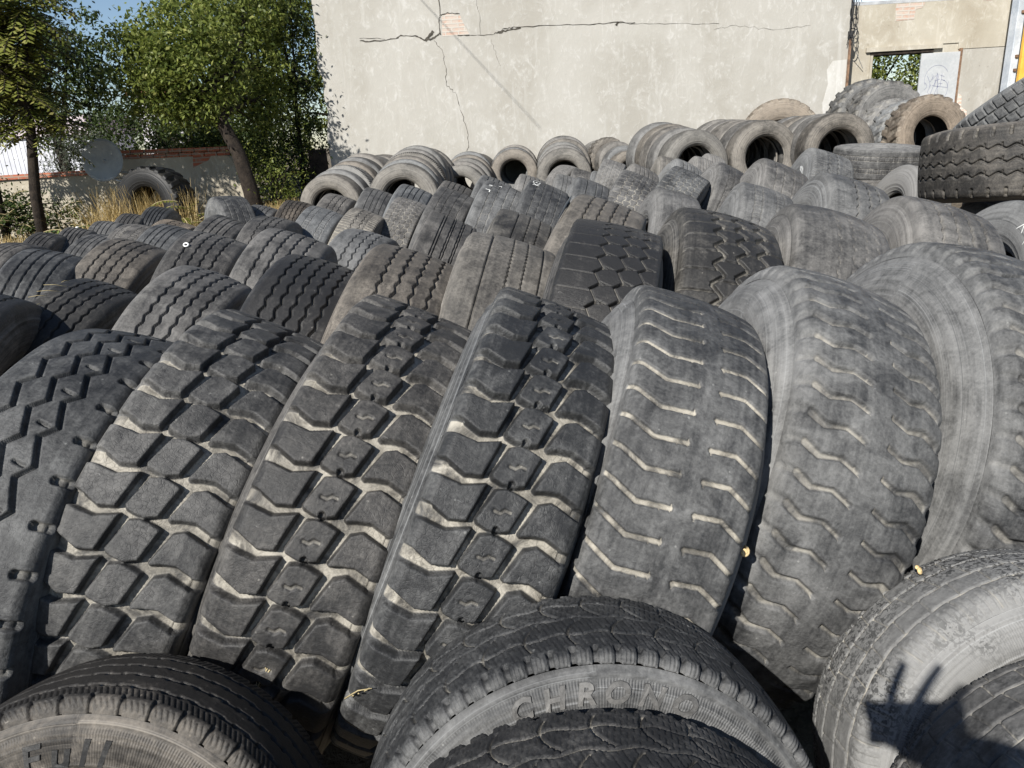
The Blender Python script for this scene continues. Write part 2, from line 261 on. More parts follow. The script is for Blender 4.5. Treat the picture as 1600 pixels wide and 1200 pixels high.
# id: centre x y z, axis x y z (left shoulder to right shoulder), outer radius, tread width (m)
TAB = {
 'F1':(-1.007,1.556,0.577,0.959,-0.03,-0.28,0.54,0.221),
 'F2':(-0.805,1.65,0.573,0.898,-0.013,-0.44,0.559,0.251),
 'F3':(-0.436,1.643,0.583,0.907,-0.067,-0.415,0.562,0.252),
 'F4':(-0.115,1.595,0.599,0.908,-0.069,-0.413,0.554,0.25),
 'F5':(0.231,1.645,0.574,0.922,-0.112,-0.37,0.555,0.252),
 'F6':(0.609,1.76,0.577,0.924,-0.084,-0.372,0.555,0.274),
 'F7':(1.061,1.844,0.585,0.956,-0.006,-0.294,0.565,0.278),
 'S0':(-2.025,2.578,0.544,0.942,0.132,-0.309,0.53,0.26),
 'S1':(-1.884,3.064,0.506,0.914,-0.064,-0.401,0.51,0.236),
 'S2':(-1.338,2.842,0.54,0.915,-0.05,-0.4,0.531,0.261),
 'S3':(-0.827,2.604,0.57,0.933,-0.032,-0.358,0.549,0.266),
 'S4':(-0.493,2.523,0.586,0.929,-0.037,-0.367,0.56,0.276),
 'S5':(-0.138,2.581,0.593,0.948,-0.045,-0.314,0.561,0.289),
 'S6':(0.227,2.377,0.631,0.954,-0.17,-0.246,0.568,0.267),
 'S7':(0.616,2.631,0.616,0.952,-0.095,-0.292,0.575,0.299),
 'S8':(1.04,2.742,0.604,0.937,-0.176,-0.302,0.567,0.292),
 'S9':(1.556,2.975,0.591,0.935,-0.159,-0.316,0.56,0.288),
 'S10':(2.267,3.338,0.54,0.949,-0.064,-0.308,0.527,0.258),
 'T0':(-2.412,3.761,0.534,0.944,0.147,-0.296,0.528,0.259),
 'T1':(-2.128,4.013,0.539,0.936,-0.032,-0.35,0.529,0.259),
 'T2':(-1.588,3.727,0.571,0.942,0.04,-0.332,0.536,0.266),
 'T3':(-1.107,3.335,0.6,0.927,0.006,-0.375,0.541,0.271),
 'T4':(-0.904,4.213,0.503,0.94,-0.155,-0.305,0.522,0.248),
 'T5':(-0.5,4.314,0.555,0.902,-0.001,-0.432,0.534,0.265),
 'T6':(-0.086,3.437,0.613,0.912,-0.065,-0.405,0.544,0.276),
 'T7':(0.276,3.23,0.662,0.907,-0.224,-0.357,0.552,0.284),
 'T8':(1.005,5.069,0.55,0.946,-0.016,-0.324,0.531,0.261),
 'T9':(1.175,3.889,0.66,0.925,-0.165,-0.343,0.515,0.243),
 'T10':(1.587,3.837,0.649,0.936,-0.127,-0.329,0.549,0.281),
 'T11':(3.422,6.497,0.517,0.945,-0.048,-0.323,0.525,0.255),
 'U0':(-3.865,5.893,0.399,0.968,-0.185,-0.172,0.498,0.221),
 'U1':(-4.309,7.005,0.375,0.961,0.057,-0.27,0.492,0.216),
 'U2':(-4.205,7.317,0.378,0.949,0.148,-0.278,0.493,0.217),
 'U3':(-4.073,7.706,0.388,0.971,0.128,-0.202,0.495,0.221),
 'U4':(-4.161,8.412,0.396,0.966,0.112,-0.234,0.497,0.222),
 'U5':(-3.969,8.671,0.429,0.966,0.066,-0.25,0.505,0.232),
 'X0':(-3.134,5.783,0.427,0.979,-0.098,-0.176,0.504,0.229),
 'X1':(-2.949,5.987,0.461,0.975,-0.061,-0.212,0.512,0.239),
 'X2':(-2.672,5.828,0.462,0.95,-0.075,-0.304,0.513,0.239),
 'X3':(-2.866,6.352,0.455,0.943,-0.086,-0.323,0.511,0.237),
 'X4':(-2.342,5.948,0.498,0.901,-0.06,-0.429,0.523,0.252),
 'X6':(-2.478,7.566,0.451,0.957,-0.026,-0.288,0.51,0.237),
 'X7':(-1.738,5.426,0.501,0.972,-0.082,-0.222,0.521,0.248),
 'X8':(-2.107,7.502,0.474,0.965,-0.011,-0.262,0.515,0.243),
 'X9':(-1.567,6.005,0.509,0.927,-0.051,-0.371,0.524,0.253),
 'X10':(-1.714,7.455,0.51,0.944,-0.077,-0.322,0.523,0.252),
 'X11':(-1.366,7.563,0.534,0.938,-0.02,-0.346,0.528,0.258),
 'X12':(-1.262,6.046,0.481,0.915,-0.078,-0.396,0.518,0.244),
 'X13':(-0.925,6.446,0.506,0.931,-0.098,-0.351,0.523,0.25),
 'X14':(-0.95,6.881,0.576,0.92,-0.042,-0.391,0.537,0.268),
 'X15':(-0.537,5.922,0.585,0.912,-0.102,-0.398,0.539,0.269),
 'X16':(-0.593,7.201,0.568,0.921,-0.043,-0.388,0.536,0.266),
 'X17':(-0.168,5.522,0.626,0.919,-0.071,-0.388,0.546,0.278),
 'X18':(-0.239,7.082,0.598,0.914,-0.043,-0.404,0.542,0.273),
 'X19':(0.133,5.462,0.619,0.913,-0.062,-0.404,0.545,0.277),
 'X20':(0.168,8.16,0.544,0.934,-0.036,-0.357,0.531,0.261),
 'X21':(0.493,5.709,0.607,0.912,-0.046,-0.407,0.543,0.274),
 'X22':(0.856,5.84,0.629,0.883,-0.224,-0.412,0.547,0.278),
 'X23':(1.232,5.891,0.634,0.826,-0.352,-0.441,0.549,0.278),
 'X24':(1.626,6.195,0.618,0.86,-0.067,-0.507,0.564,0.315),
 'X25':(1.845,5.639,0.636,0.897,-0.111,-0.428,0.569,0.318),
 'X26':(2.65,6.664,0.644,0.923,-0.144,-0.356,0.57,0.316),
 'Y1':(0.617,8.702,0.525,0.95,-0.033,-0.309,0.5,0.23),
 'Y2':(0.847,9.202,0.597,0.95,-0.033,-0.309,0.46,0.2),
 'Y3':(0.745,9.403,0.594,0.847,-0.489,-0.208,0.5,0.2),
 'Y4':(1.064,9.031,0.497,0.946,-0.025,-0.324,0.521,0.249),
 'Y5':(1.194,9.008,0.622,0.93,-0.198,-0.309,0.52,0.25),
 'Y6':(1.31,8.224,0.582,0.882,-0.028,-0.471,0.54,0.272),
 'Y7':(1.898,9.201,0.634,0.961,-0.034,-0.276,0.5,0.23),
 'Y8':(1.789,8.321,0.6,0.876,-0.021,-0.481,0.544,0.276),
 'Y9':(2.222,9.003,0.665,0.927,-0.032,-0.375,0.46,0.2),
 'Y10':(2.445,9.302,0.694,0.927,-0.032,-0.375,0.44,0.2),
 'X5':(-2.61,7.253,0.581,0.827,0.558,-0.07,0.5,0.26),
 'V1':(-0.667,0.879,0.375,0.0,-0.951,0.309,0.347,0.172),
 'V2':(0.079,0.913,0.391,0.051,-0.979,0.199,0.367,0.2),
 'V3':(0.066,0.652,0.394,0.069,-0.981,0.182,0.366,0.2),
 'V4':(0.906,1.022,0.35,-0.082,-0.936,0.342,0.374,0.22),
 'V5':(0.865,0.745,0.355,-0.082,-0.936,0.342,0.36,0.2),
 'L1a':(-2.391,10.927,0.626,-0.177,-0.984,0.003,0.475,0.25),
 'L1b':(-2.359,11.193,0.654,-0.17,-0.98,0.102,0.494,0.25),
 'L1c':(-2.296,11.459,0.705,-0.208,-0.971,0.115,0.49,0.25),
 'L1d':(-2.245,11.725,0.769,-0.181,-0.98,0.079,0.473,0.25),
 'L1e':(-2.201,11.991,0.801,-0.186,-0.978,0.099,0.488,0.25),
 'L1f':(-2.145,12.257,0.875,-0.154,-0.988,0.031,0.46,0.25),
 'L1g':(-2.09,12.522,0.823,-0.149,-0.982,0.113,0.462,0.25),
 'L1h':(-2.091,12.788,0.813,-0.155,-0.988,0.0,0.472,0.25),
 'L1i':(-1.991,13.054,0.787,-0.192,-0.981,0.017,0.498,0.25),
 'L1j':(-1.969,13.32,0.795,-0.195,-0.976,0.093,0.49,0.25),
 'L2a':(-1.298,10.371,0.713,-0.049,-0.997,0.056,0.49,0.26),
 'L2b':(-1.298,10.641,0.754,0.015,-0.996,0.094,0.49,0.26),
 'L2c':(-1.289,10.911,0.801,-0.068,-0.997,0.039,0.484,0.26),
 'L2d':(-1.271,11.181,0.815,-0.033,-0.998,0.063,0.51,0.26),
 'L2e':(-1.269,11.451,0.895,-0.052,-0.996,0.073,0.472,0.26),
 'L2f':(-1.233,11.721,0.935,-0.081,-0.995,0.054,0.472,0.26),
 'L2g':(-1.261,11.99,0.879,-0.074,-0.99,0.116,0.479,0.26),
 'L2h':(-1.215,12.26,0.876,-0.05,-0.999,0.001,0.482,0.26),
 'L2i':(-1.247,12.53,0.861,-0.082,-0.991,0.106,0.497,0.26),
 'L2j':(-1.206,12.8,0.851,0.001,-0.997,0.071,0.506,0.26),
 'L3a':(-0.637,12.722,0.617,-0.114,-0.989,0.097,0.44,0.24),
 'L3b':(-0.612,12.97,0.653,-0.1,-0.994,0.048,0.451,0.24),
 'L3c':(-0.547,13.218,0.711,-0.113,-0.993,0.031,0.44,0.24),
 'L3d':(-0.54,13.466,0.741,-0.081,-0.996,0.038,0.456,0.24),
 'L3e':(-0.525,13.714,0.815,-0.09,-0.992,0.087,0.429,0.24),
 'L3f':(-0.489,13.962,0.736,-0.161,-0.986,0.033,0.459,0.24),
 'L3g':(-0.449,14.21,0.761,-0.094,-0.995,0.019,0.434,0.24),
 'L3h':(-0.429,14.459,0.759,-0.149,-0.989,0.006,0.435,0.24),
 'L4a':(0.259,13.627,0.815,-0.048,-0.996,0.076,0.425,0.24),
 'L4b':(0.258,13.876,0.859,-0.09,-0.994,0.066,0.413,0.24),
 'L4c':(0.295,14.126,0.881,-0.087,-0.993,0.082,0.424,0.24),
 'L4d':(0.32,14.376,0.849,-0.021,-0.999,0.031,0.405,0.24),
 'L4e':(0.341,14.625,0.843,-0.09,-0.989,0.114,0.411,0.24),
 'L4f':(0.306,14.875,0.825,-0.053,-0.999,0.012,0.429,0.24),
 'L5a':(1.094,13.089,0.747,-0.086,-0.992,0.095,0.475,0.25),
 'L5b':(1.106,13.359,0.816,-0.106,-0.994,0.035,0.453,0.25),
 'L5c':(1.114,13.628,0.863,-0.092,-0.996,0.016,0.453,0.25),
 'L5d':(1.166,13.897,0.879,-0.055,-0.997,0.06,0.484,0.25),
 'L5e':(1.179,14.167,0.913,-0.039,-0.992,0.119,0.497,0.25),
 'L5f':(1.177,14.436,0.905,-0.029,-0.997,0.072,0.455,0.25),
 'L5g':(1.207,14.705,0.868,-0.112,-0.992,0.055,0.492,0.25),
 'L5h':(1.247,14.975,0.905,-0.066,-0.997,0.028,0.456,0.25),
 'L6a':(2.187,13.123,0.746,0.257,-0.961,0.101,0.37,0.24),
 'L6b':(2.138,13.415,0.83,0.215,-0.971,0.103,0.362,0.24),
 'L6c':(2.065,13.708,0.904,0.212,-0.976,0.037,0.364,0.24),
 'L6d':(1.957,14.0,0.982,0.204,-0.979,0.016,0.362,0.24),
 'L6e':(1.889,14.292,0.941,0.185,-0.976,0.116,0.353,0.24),
 'L6f':(1.876,14.585,0.939,0.244,-0.965,0.097,0.355,0.24),
 'R1a':(2.774,11.093,0.892,0.219,-0.974,0.059,0.51,0.28),
 'R1b':(2.693,11.387,0.923,0.146,-0.986,0.078,0.512,0.28),
 'R1c':(2.657,11.682,0.936,0.164,-0.985,0.059,0.532,0.28),
 'R1d':(2.625,11.976,0.988,0.174,-0.984,0.027,0.514,0.28),
 'R1e':(2.556,12.271,1.003,0.194,-0.981,0.001,0.532,0.28),
 'R2a':(3.809,11.217,0.949,0.128,-0.989,0.075,0.525,0.29),
 'R2b':(3.77,11.514,0.942,0.167,-0.986,0.0,0.541,0.29),
 'R2c':(3.725,11.812,0.962,0.128,-0.992,0.014,0.531,0.29),
 'R2d':(3.708,12.11,0.995,0.133,-0.988,0.074,0.507,0.29),
 'R2e':(3.682,12.408,1.005,0.118,-0.992,0.054,0.507,0.29),
 'R2f':(3.597,12.705,1.003,0.083,-0.99,0.111,0.518,0.29),
 'R3a':(4.706,10.828,0.99,0.068,-0.996,0.064,0.525,0.29),
 'R3b':(4.682,11.127,1.011,0.073,-0.997,0.002,0.501,0.29),
 'R3c':(4.671,11.425,0.974,0.076,-0.992,0.103,0.535,0.29),
 'R3d':(4.603,11.723,0.965,0.134,-0.988,0.073,0.539,0.29),
 'R3e':(4.579,12.022,0.975,0.128,-0.985,0.113,0.527,0.29),
 'B1':(6.381,11.6,1.097,0.104,-0.985,0.139,0.59,0.36),
 'B5':(6.33,12.05,1.081,0.138,-0.981,0.139,0.56,0.3),
 'B2':(6.437,13.0,1.306,0.104,-0.989,0.105,0.66,0.36),
 'B3':(6.369,13.5,1.348,0.138,-0.985,0.105,0.68,0.36),
 'B4':(5.174,14.3,1.106,-0.258,-0.965,0.052,0.72,0.4),
 'B6':(6.312,12.5,1.12,0.138,-0.985,0.105,0.56,0.3),
 'K1':(-5.561,12.4,0.708,-0.274,-0.956,0.105,0.62,0.45),
 'Z3':(4.36,6.457,1.432,0.45,-0.378,-0.809,0.56,0.31),
 'Z4':(4.576,6.453,1.217,0.45,-0.378,-0.809,0.55,0.31),
 'Z5':(4.75,6.9,0.83,0.02,0.0,1.0,0.5,0.26),
 'Z6':(4.8,6.9,0.55,0.0,0.02,1.0,0.5,0.26),
 'Z7':(4.75,6.85,0.28,0.0,0.0,1.0,0.5,0.26),
 'Z1':(3.953,8.0,0.991,0.05,-0.06,0.997,0.46,0.26),
 'Z1b':(3.973,8.0,0.72,0.0,0.02,1.0,0.46,0.26),
 'Z1c':(3.973,8.0,0.46,0.0,0.0,1.0,0.46,0.26),
 'Z2':(3.086,4.5,1.148,0.01,0.099,0.995,0.55,0.34),
 'H1':(3.0,4.55,0.5,0.985,-0.03,-0.17,0.46,0.25),
 'H2':(3.45,4.6,0.5,0.985,-0.03,-0.17,0.46,0.25)}
# ------------------------------------------------------------------ tyre treads
def sstep(x, a, b):
    t = np.clip((x-a)/(b-a), 0, 1); return t*t*(3-2*t)
def sd_poly(px, py, vs):
    d = np.full(px.shape, 1e9); s = np.ones(px.shape); n = len(vs); j = n-1
    for i in range(n):
        ex, ey = vs[j][0]-vs[i][0], vs[j][1]-vs[i][1]
        wx, wy = px-vs[i][0], py-vs[i][1]
        t = np.clip((wx*ex+wy*ey)/(ex*ex+ey*ey+1e-12), 0, 1)
        d = np.minimum(d, (wx-ex*t)**2+(wy-ey*t)**2)
        c1 = py >= vs[i][1]; c2 = py < vs[j][1]; c3 = ex*wy > ey*wx
        flip = (c1 & c2 & c3) | (~c1 & ~c2 & ~c3)
        s = np.where(flip, -s, s); j = i
    return s*np.sqrt(d)
def sd_line(px, py, pts):
    d = np.full(px.shape, 1e9)
    for a, b in zip(pts[:-1], pts[1:]):
        ex, ey = b[0]-a[0], b[1]-a[1]; wx, wy = px-a[0], py-a[1]
        t = np.clip((wx*ex+wy*ey)/(ex*ex+ey*ey+1e-12), 0, 1)
        d = np.minimum(d, np.hypot(wx-ex*t, wy-ey*t))
    return d
def tri(t):                       # triangle wave -1..1, period 1
    f = t-np.floor(t); return 4*np.abs(f-.5)-1
def gcut(d, hw, ramp):            # 1 inside a groove of half width hw
    return 1-sstep(d, hw-ramp*.5, hw+ramp*.5)
def zigcut(S, Y, s0, per, amp, hw, ramp, ph=0., sharp=1.0):
    k = np.clip(tri(Y/per+ph)*sharp, -1, 1); sl = 4*amp*sharp/per
    d = np.abs(S-s0-amp*k)/np.sqrt(1+np.where(np.abs(tri(Y/per+ph)*sharp) < 1, sl*sl, 0))
    return gcut(d, hw, ramp)
# every pattern returns (cut depth in metres, dirt mask 0..1)
def P_lug(S, Y, P, W, rp, mark=False):
    a = np.clip(S/W+.5, .004, .996); x = (a-.5)*W
    polys = [[(0,-.54),(.18,-.49),(.335,-.69),(.285,.165),(.175,.265),(0,.055)],
             [(.365,.14),(.348,.06),(.415,-.64),(.49,-.735),(.57,-.70),(.64,-.645),(.585,.08),(.50,.21),(.43,.185)],
             [(.66,.065),(.735,-.66),(.81,-.785),(1.0,-.61),(1.0,.095),(.845,-.045),(.745,.015),(.675,.095)]]
    d = np.full(S.shape, 1e9)
    for pl in polys:
        for k in (0, 1):
            d = np.minimum(d, sd_poly(x, Y-k*P, [((u-.5)*W, v*P) for u, v in pl]))
    d = d-.0008
    cut = sstep(d, -.0015, .0015+rp)
    over = np.clip((np.abs(S)-W/2)/.042, 0, 1)
    dep = .0195*cut*(1-sstep(over, .2, 1.))
    g = sstep(d, 0., .006)*(1-sstep(over,.75,1.))
    dep += .0005*(1-sstep(np.abs(d+.0015), 0, .002))*(d < 0)       # worn block edge
    if mark:
        for k in (0, 1):
            m = sd_line(x, Y-k*P, [((u-.5)*W, v*P) for u, v in [(.445,-.22),(.485,-.20),(.515,-.30),(.555,-.28)]])
            mk = gcut(m, .0036, rp*.8); dep += .0035*mk; g = np.maximum(g, mk*.62)
            m = sd_line(x, Y-k*P, [(0., .15*P), (.005*W, .20*P)])
            dep += .010*gcut(m, .006, rp)
    return dep, g
def P_lugmark(S, Y, P, W, rp): return P_lug(S, Y, P, W, rp, True)
def P_zig(S, Y, P, W, rp):
    c = np.zeros(S.shape)
    k2 = c.copy()
    for i, u in enumerate((-.52, -.06, .38)):
        f = (Y/P+.33*i) % 1; up = f < .30; k = np.where(up, 1-2*f/.30, -1+2*(f-.30)/.70)
        sl = np.where(up, 2*.0125/(.30*P), 2*.0125/(.70*P))
        d = np.abs(S-u*W/2-.0125*k)/np.sqrt(1+sl*sl); c = np.maximum(c, gcut(d, .0050, rp))
    nt = gcut(np.hypot((Y-P*.5)*1.0, np.maximum(0, np.abs(S-W*.49)-.016)), .0085, rp)
    ln = gcut(sd_line(S, Y, [(.38*W/2-.030, P*.30), (.38*W/2-.008, P*.36)]), .0035, rp)
    c2 = np.maximum(c, ln*.8)
    return .0125*c2+.014*nt*(1-c), np.maximum(c2*.4, nt)
def P_slot(S, Y, P, W, rp):
    a = S/W+.5; x = S; d = np.full(S.shape, 1e9); t = np.full(S.shape, 1e9)
    L = [[(-.10,-.10),(.02,.06),(.21,.44),(.455,.33)], [(.63,.31),(.825,.20),(.98,.52),(1.10,.70)]]
    tk = [[(.455,.22),(.455,.42)], [(.635,.24),(.635,.46)], [(.37,.36),(.38,.47)]]
    for k in (-1, 0, 1):
        for pl in L: d = np.minimum(d, sd_line(x, Y-k*P, [((u-.5)*W, v*P) for u, v in pl]))
        for pl in tk: t = np.minimum(t, sd_line(x, Y-k*P, [((u-.5)*W, v*P) for u, v in pl]))
    c = gcut(d, .0050, rp); c2 = gcut(t, .0016, rp)
    over = sstep(np.clip((np.abs(S)-W/2)/.04, 0, 1), .5, 1)
    return (.0065*np.maximum(c, c2*.8))*(1-over), np.maximum(c, c2)
def P_scallop(S, Y, P, W, rp):
    x = S; d = np.full(S.shape, 1e9); t = d.copy(); q = d.copy()
    L = [[(-.14,-.10),(.03,-.02)], [(.03,-.02),(.15,.28),(.30,.18),(.43,.44)], [(.62,.40),(.74,.62),(.87,.50),(1.0,.80)], [(1.0,.80),(1.14,.95)]]
    for k in (-1, 0, 1):
        for i, pl in enumerate(L):
            dd = sd_line(x, Y-k*P, [((u-.5)*W, v*P) for u, v in pl])
            if i in (0, 3): t = np.minimum(t, dd)
            else: d = np.minimum(d, dd)
        for pl in ([(.40,.30),(.44,.56)], [(.61,.28),(.65,.52)]):
            q = np.minimum(q, sd_line(x, Y-k*P, [((u-.5)*W, v*P) for u, v in pl]))
    wide = .0050+.0045*sstep(np.abs(S)/(W/2), .45, 1.)
    c = 1-sstep(d, wide-.0035, wide+.0035); c3 = gcut(t, .010, .016); c2 = gcut(q, .0016, rp)
    over = sstep(np.clip((np.abs(S)-W/2)/.045, 0, 1), .45, 1)
    return (np.maximum(.0105*c, np.maximum(.0065*c3, .004*c2)))*(1-over), np.maximum(c*.8, np.maximum(c2, c3*.5))
def mk_wave(us, amp, hw, dep, sharp=1., k=1):
    def f(S, Y, P, W, rp):
        c = np.zeros(S.shape)
        for i, u in enumerate(us):
            am = amp[i] if hasattr(amp, '__len__') else amp
            h = hw[i] if hasattr(hw, '__len__') else hw
            c = np.maximum(c, zigcut(S, Y, u*W/2, P/k, am, h, rp, .37*i, sharp))
        return dep*c, c
    return f
P_wave4 = mk_wave((-.56,-.18,.18,.56), .0030, .0034, .012, 1.25)
P_wave4b = mk_wave((-.48,-.10,.28,.66), .0036, .0036, .013, 1.35)
P_wave3 = mk_wave((-.24,.18,.56), .0052, .0030, .012, 1.05)
P_wave5 = mk_wave((-.62,-.30,.02,.34,.66), .0040, .0032, .012, 1.3)
P_str4 = mk_wave((-.55,-.18,.18,.55), .0008, .0032, .011)
P_str5 = mk_wave((-.64,-.30,.02,.34,.66), .0003, .0036, .011)
P_double = mk_wave((-.42,-.31,.02,.11,.42,.51,.86), (.0004,.0004,.0014,.0014,.0014,.0014,.0004), .0026, .012)
P_edge = mk_wave((-.50,.02,.36,.74), (.0003,.0022,.0022,.0003), (.0030,.0018,.0018,.0026), .010, 1.0)
P_edge2 = mk_wave((-.42,-.02,.34,.72), (.0003,.0022,.0022,.0003), (.0022,.0022,.0022,.0020), .010, 1.0)
def P_step(S, Y, P, W, rp):
    c = np.zeros(S.shape); thin = c.copy()
    for i, u in enumerate((-.22, .25, .68)):
        ph = .3*i; t = Y/P+ph; f = t-np.floor(t); up = f < .36
        k = np.where(up, 1-2*f/.36, -1+2*(f-.36)/.64)
        d = np.abs(S-u*W/2-.0125*k)
        c = np.maximum(c, np.where(up, gcut(d*.75, .0042, rp), 0)); thin = np.maximum(thin, gcut(d*.8, .0020, rp*.8))
        lat = np.abs(((Y/P+ph+.5) % 1)-.5)*P
        seg = (S > u*W/2+.012) & (S < u*W/2+.052)
        thin = np.maximum(thin, np.where(seg, gcut(np.abs(lat+.25*(S-u*W/2)-.010), .0011, rp*.6), 0))
    lat = np.abs(((Y/P) % 1)-.5)*P
    thin = np.maximum(thin, np.where(S < -.30*W/2, gcut(lat, .0011, rp*.6), 0))
    return np.maximum(.020*c, .0045*thin), np.maximum(c*.3, thin)
def P_hexzig(S, Y, P, W, rp):
    c = np.zeros(S.shape); x = c.copy()
    for i, u in enumerate((-.36, .12, .58)):
        c = np.maximum(c, zigcut(S, Y, u*W/2, P, .015, .0055, rp, .5*i, 1.25))
    for i, (u0, u1) in enumerate(((-.36,.12),(.12,.58),(-1.25,-.36),(.58,1.25))):
        ph = (.25, .75, .75, .25)[i]
        lat = np.abs(((Y/P+ph+.3*S/W) % 1)-.5)*P
        x = np.maximum(x, np.where((S > u0*W/2) & (S < u1*W/2), gcut(lat, .0032, rp), 0))
    c = np.maximum(c, x*.8); over = sstep(np.clip((np.abs(S)-W/2)/.03, 0, 1), .2, 1)
    return .013*c*(1-over), c
def P_worn(S, Y, P, W, rp):
    c = np.zeros(S.shape)
    for i, u in enumerate((-.20, .12, .42, .70)):
        f = ((Y/P)+.23*i) % 1
        d = np.hypot(np.maximum(0, np.abs(f-.5)-.26)*P, S-u*W/2-.003*np.sign(f-.5))
        c = np.maximum(c, gcut(d, .0017, rp*.8))
    return .005*c, c
def P_block(S, Y, P, W, rp):
    c = np.zeros(S.shape); us = (-.62,-.26,.06,.38,.70); ed = (-1.3,)+us+(1.3,)
    for i, u in enumerate(us): c = np.maximum(c, zigcut(S, Y, u*W/2, P, .006, .0022, rp, .5*i, 1.3))
    for i in range(len(ed)-1):
        ph = .25 if i % 2 else .75
        lat = np.abs(((Y/P+ph+.4*(S/W)) % 1)-.5)*P
        c = np.maximum(c, np.where((S > ed[i]*W/2) & (S < ed[i+1]*W/2), gcut(lat, .0026, rp), 0))
    over = sstep(np.clip((np.abs(S)-W/2)/.03, 0, 1), .2, 1)
    return .006*c*(1-over), c
def P_drive(S, Y, P, W, rp):
    c = np.zeros(S.shape)
    for i, u in enumerate((-.28, .20)): c = np.maximum(c, zigcut(S, Y, u*W/2, P, .006, .0030, rp, .5*i, 1.6))
    for sg in (-1, 1):
        lat = np.abs(((Y/P+.25*sg) % .5)-.25)*P
        c = np.maximum(c, np.where(S*sg > .42*W/2, gcut(lat, .0055, rp), 0))
    lat = np.abs(((Y/P) % 1)-.5)*P; c = np.maximum(c, np.where(np.abs(S) < .20*W/2, gcut(lat, .002, rp), 0))
    over = sstep(np.clip((np.abs(S)-W/2)/.03, 0, 1), .3, 1)
    return .009*c*(1-over), c
def P_sipe(S, Y, P, W, rp):
    c = np.zeros(S.shape); us = (-.60,-.22,.24,.64)
    for i, u in enumerate(us): c = np.maximum(c, zigcut(S, Y, u*W/2, P, .0016, .0022, rp, .2*i, 2))
    for i, (a, b) in enumerate(((-.60,-.22),(.24,.64),(-.22,.24))):
        m = (S > a*W/2) & (S < b*W/2); mid = (a+b)*W/4
        lat = np.abs(((Y/P+.3*i+np.where(S > mid, .10, 0)) % 1)-.5)*P
        c = np.maximum(c, np.where(m, gcut(lat, .0013, rp*.8), 0)*(.5 if i == 2 else 1))
    return .006*c, c
def P_light(S, Y, P, W, rp):
    c = np.zeros(S.shape)
    for i, u in enumerate((-.60,-.28,.30,.62)): c = np.maximum(c, zigcut(S, Y, u*W/2, P, .0016, .0022, rp, .2*i, 2))
    for a, b, k in ((-.60,-.28,0),(.30,.62,.4)):
        lat = np.abs(((Y/P+k) % .5)-.25)*P; c = np.maximum(c, np.where((S > a*W/2) & (S < b*W/2), gcut(lat, .0020, rp), 0))
    return .006*c, c
def P_van1(S, Y, P, W, rp):
    c = np.zeros(S.shape); k = c.copy()
    for i, u in enumerate((-.62,-.20, .20,.62)):
        c = np.maximum(c, zigcut(S, Y, u*W/2, P, .0022, .0022, rp, .25*i, 2.2))
        f = np.abs(((Y/P+.25*i) % .5)-.25)*P
        k = np.maximum(k, gcut(np.hypot(f, S-u*W/2), .0052, rp))
    sh = np.abs(S)/(W/2)
    nt = np.where(sh > .88, gcut(np.abs((Y/P % 1)-.5)*P, .0036, rp*1.2), 0)*(1-sstep(sh, 1.28, 1.42))
    sp = np.abs(((Y/P+.9*sh) % .2)-.1)*P
    si = np.where(((sh > .70) & (sh < .92)) | ((sh > 1.0) & (sh < 1.17)), gcut(sp, .0011, rp*.7), 0)
    q = np.maximum(c, k)
    return np.maximum(np.maximum(.0055*c, .008*k), np.maximum(.006*nt, .0028*si)), np.maximum(c*.9, .15*k)
def P_van2(S, Y, P, W, rp):
    # curving cross grooves, fine sipes, U-shaped shoulder lugs
    sh = np.abs(S)/(W/2); sg = np.where(S > 0, 1, -1)
    c = np.zeros(S.shape)
    for i, u in enumerate((-.50, 0., .50)): c = np.maximum(c, zigcut(S, Y, u*W/2, P, .0035, .0022, rp, .5*i, 1.4)*(.8 if i == 1 else 1))
    cur = np.abs(((Y/P + .9*(sh-.5)**2*2 + .25*sg) % 1)-.5)*P
    c = np.maximum(c, np.where((sh > .05) & (sh < .80), gcut(cur, .0023, rp), 0))
    sp = np.abs(((Y/P+.35*sh) % .125)-.0625)*P
    si = np.where(sh < .95, gcut(sp, .0009, rp*.6), 0)*(((Y/P*3+S/W*7) % 1) < .62)
    f = ((Y/P*2) % 1)-.5
    lug = np.where(sh > .86, gcut(np.abs(f)*P*.5, .0050, rp*1.4), 0)*(1-sstep(sh, 1.20, 1.36))
    ring = np.abs(np.hypot(np.maximum(0, np.abs(np.abs(f)-.5)*P*.5-.0035), np.maximum(0, sh-1.16)*W/2)-.0052)
    rg = np.where((sh > .98) & (sh < 1.3), gcut(ring, .0011, rp*.7), 0)
    s3 = np.where((sh > .96) & (sh < 1.18), gcut(np.abs(((Y/P*2) % .2)-.1)*P*.5, .0009, rp*.6), 0)
    return np.maximum(np.maximum(.0055*c, .0022*si), np.maximum(.0085*lug, np.maximum(.002*rg, .0022*s3))), np.maximum(c, .25*lug)
def P_van3(S, Y, P, W, rp):
    c = np.zeros(S.shape); x = c.copy()
    for i, u in enumerate((-.72,-.26,.26,.74)): c = np.maximum(c, zigcut(S, Y, u*W/2, P, .0007, .0024, rp, .3*i, 1))
    for i, (a, b) in enumerate(((-.72,-.26),(-.26,.26),(.26,.74),(.74,1.3),(-1.3,-.72))):
        lat = np.abs(((Y/P+.31*i+.35*(S/W)*(1 if i % 2 else -1)) % 1)-.5)*P
        x = np.maximum(x, np.where((S > a*W/2) & (S < b*W/2), gcut(lat, .0016, rp*.8), 0))
    sh = np.abs(S)/(W/2); sp = np.abs(((Y/P*1.+.15*sh) % .25)-.125)*P
    si = np.where((sh > .9) & (sh < 1.3), gcut(sp, .0014, rp*.8), 0)
    c2 = np.maximum(c, x*.8)
    return np.maximum(.004*c2, .0026*si), np.maximum(c2, si*.5)
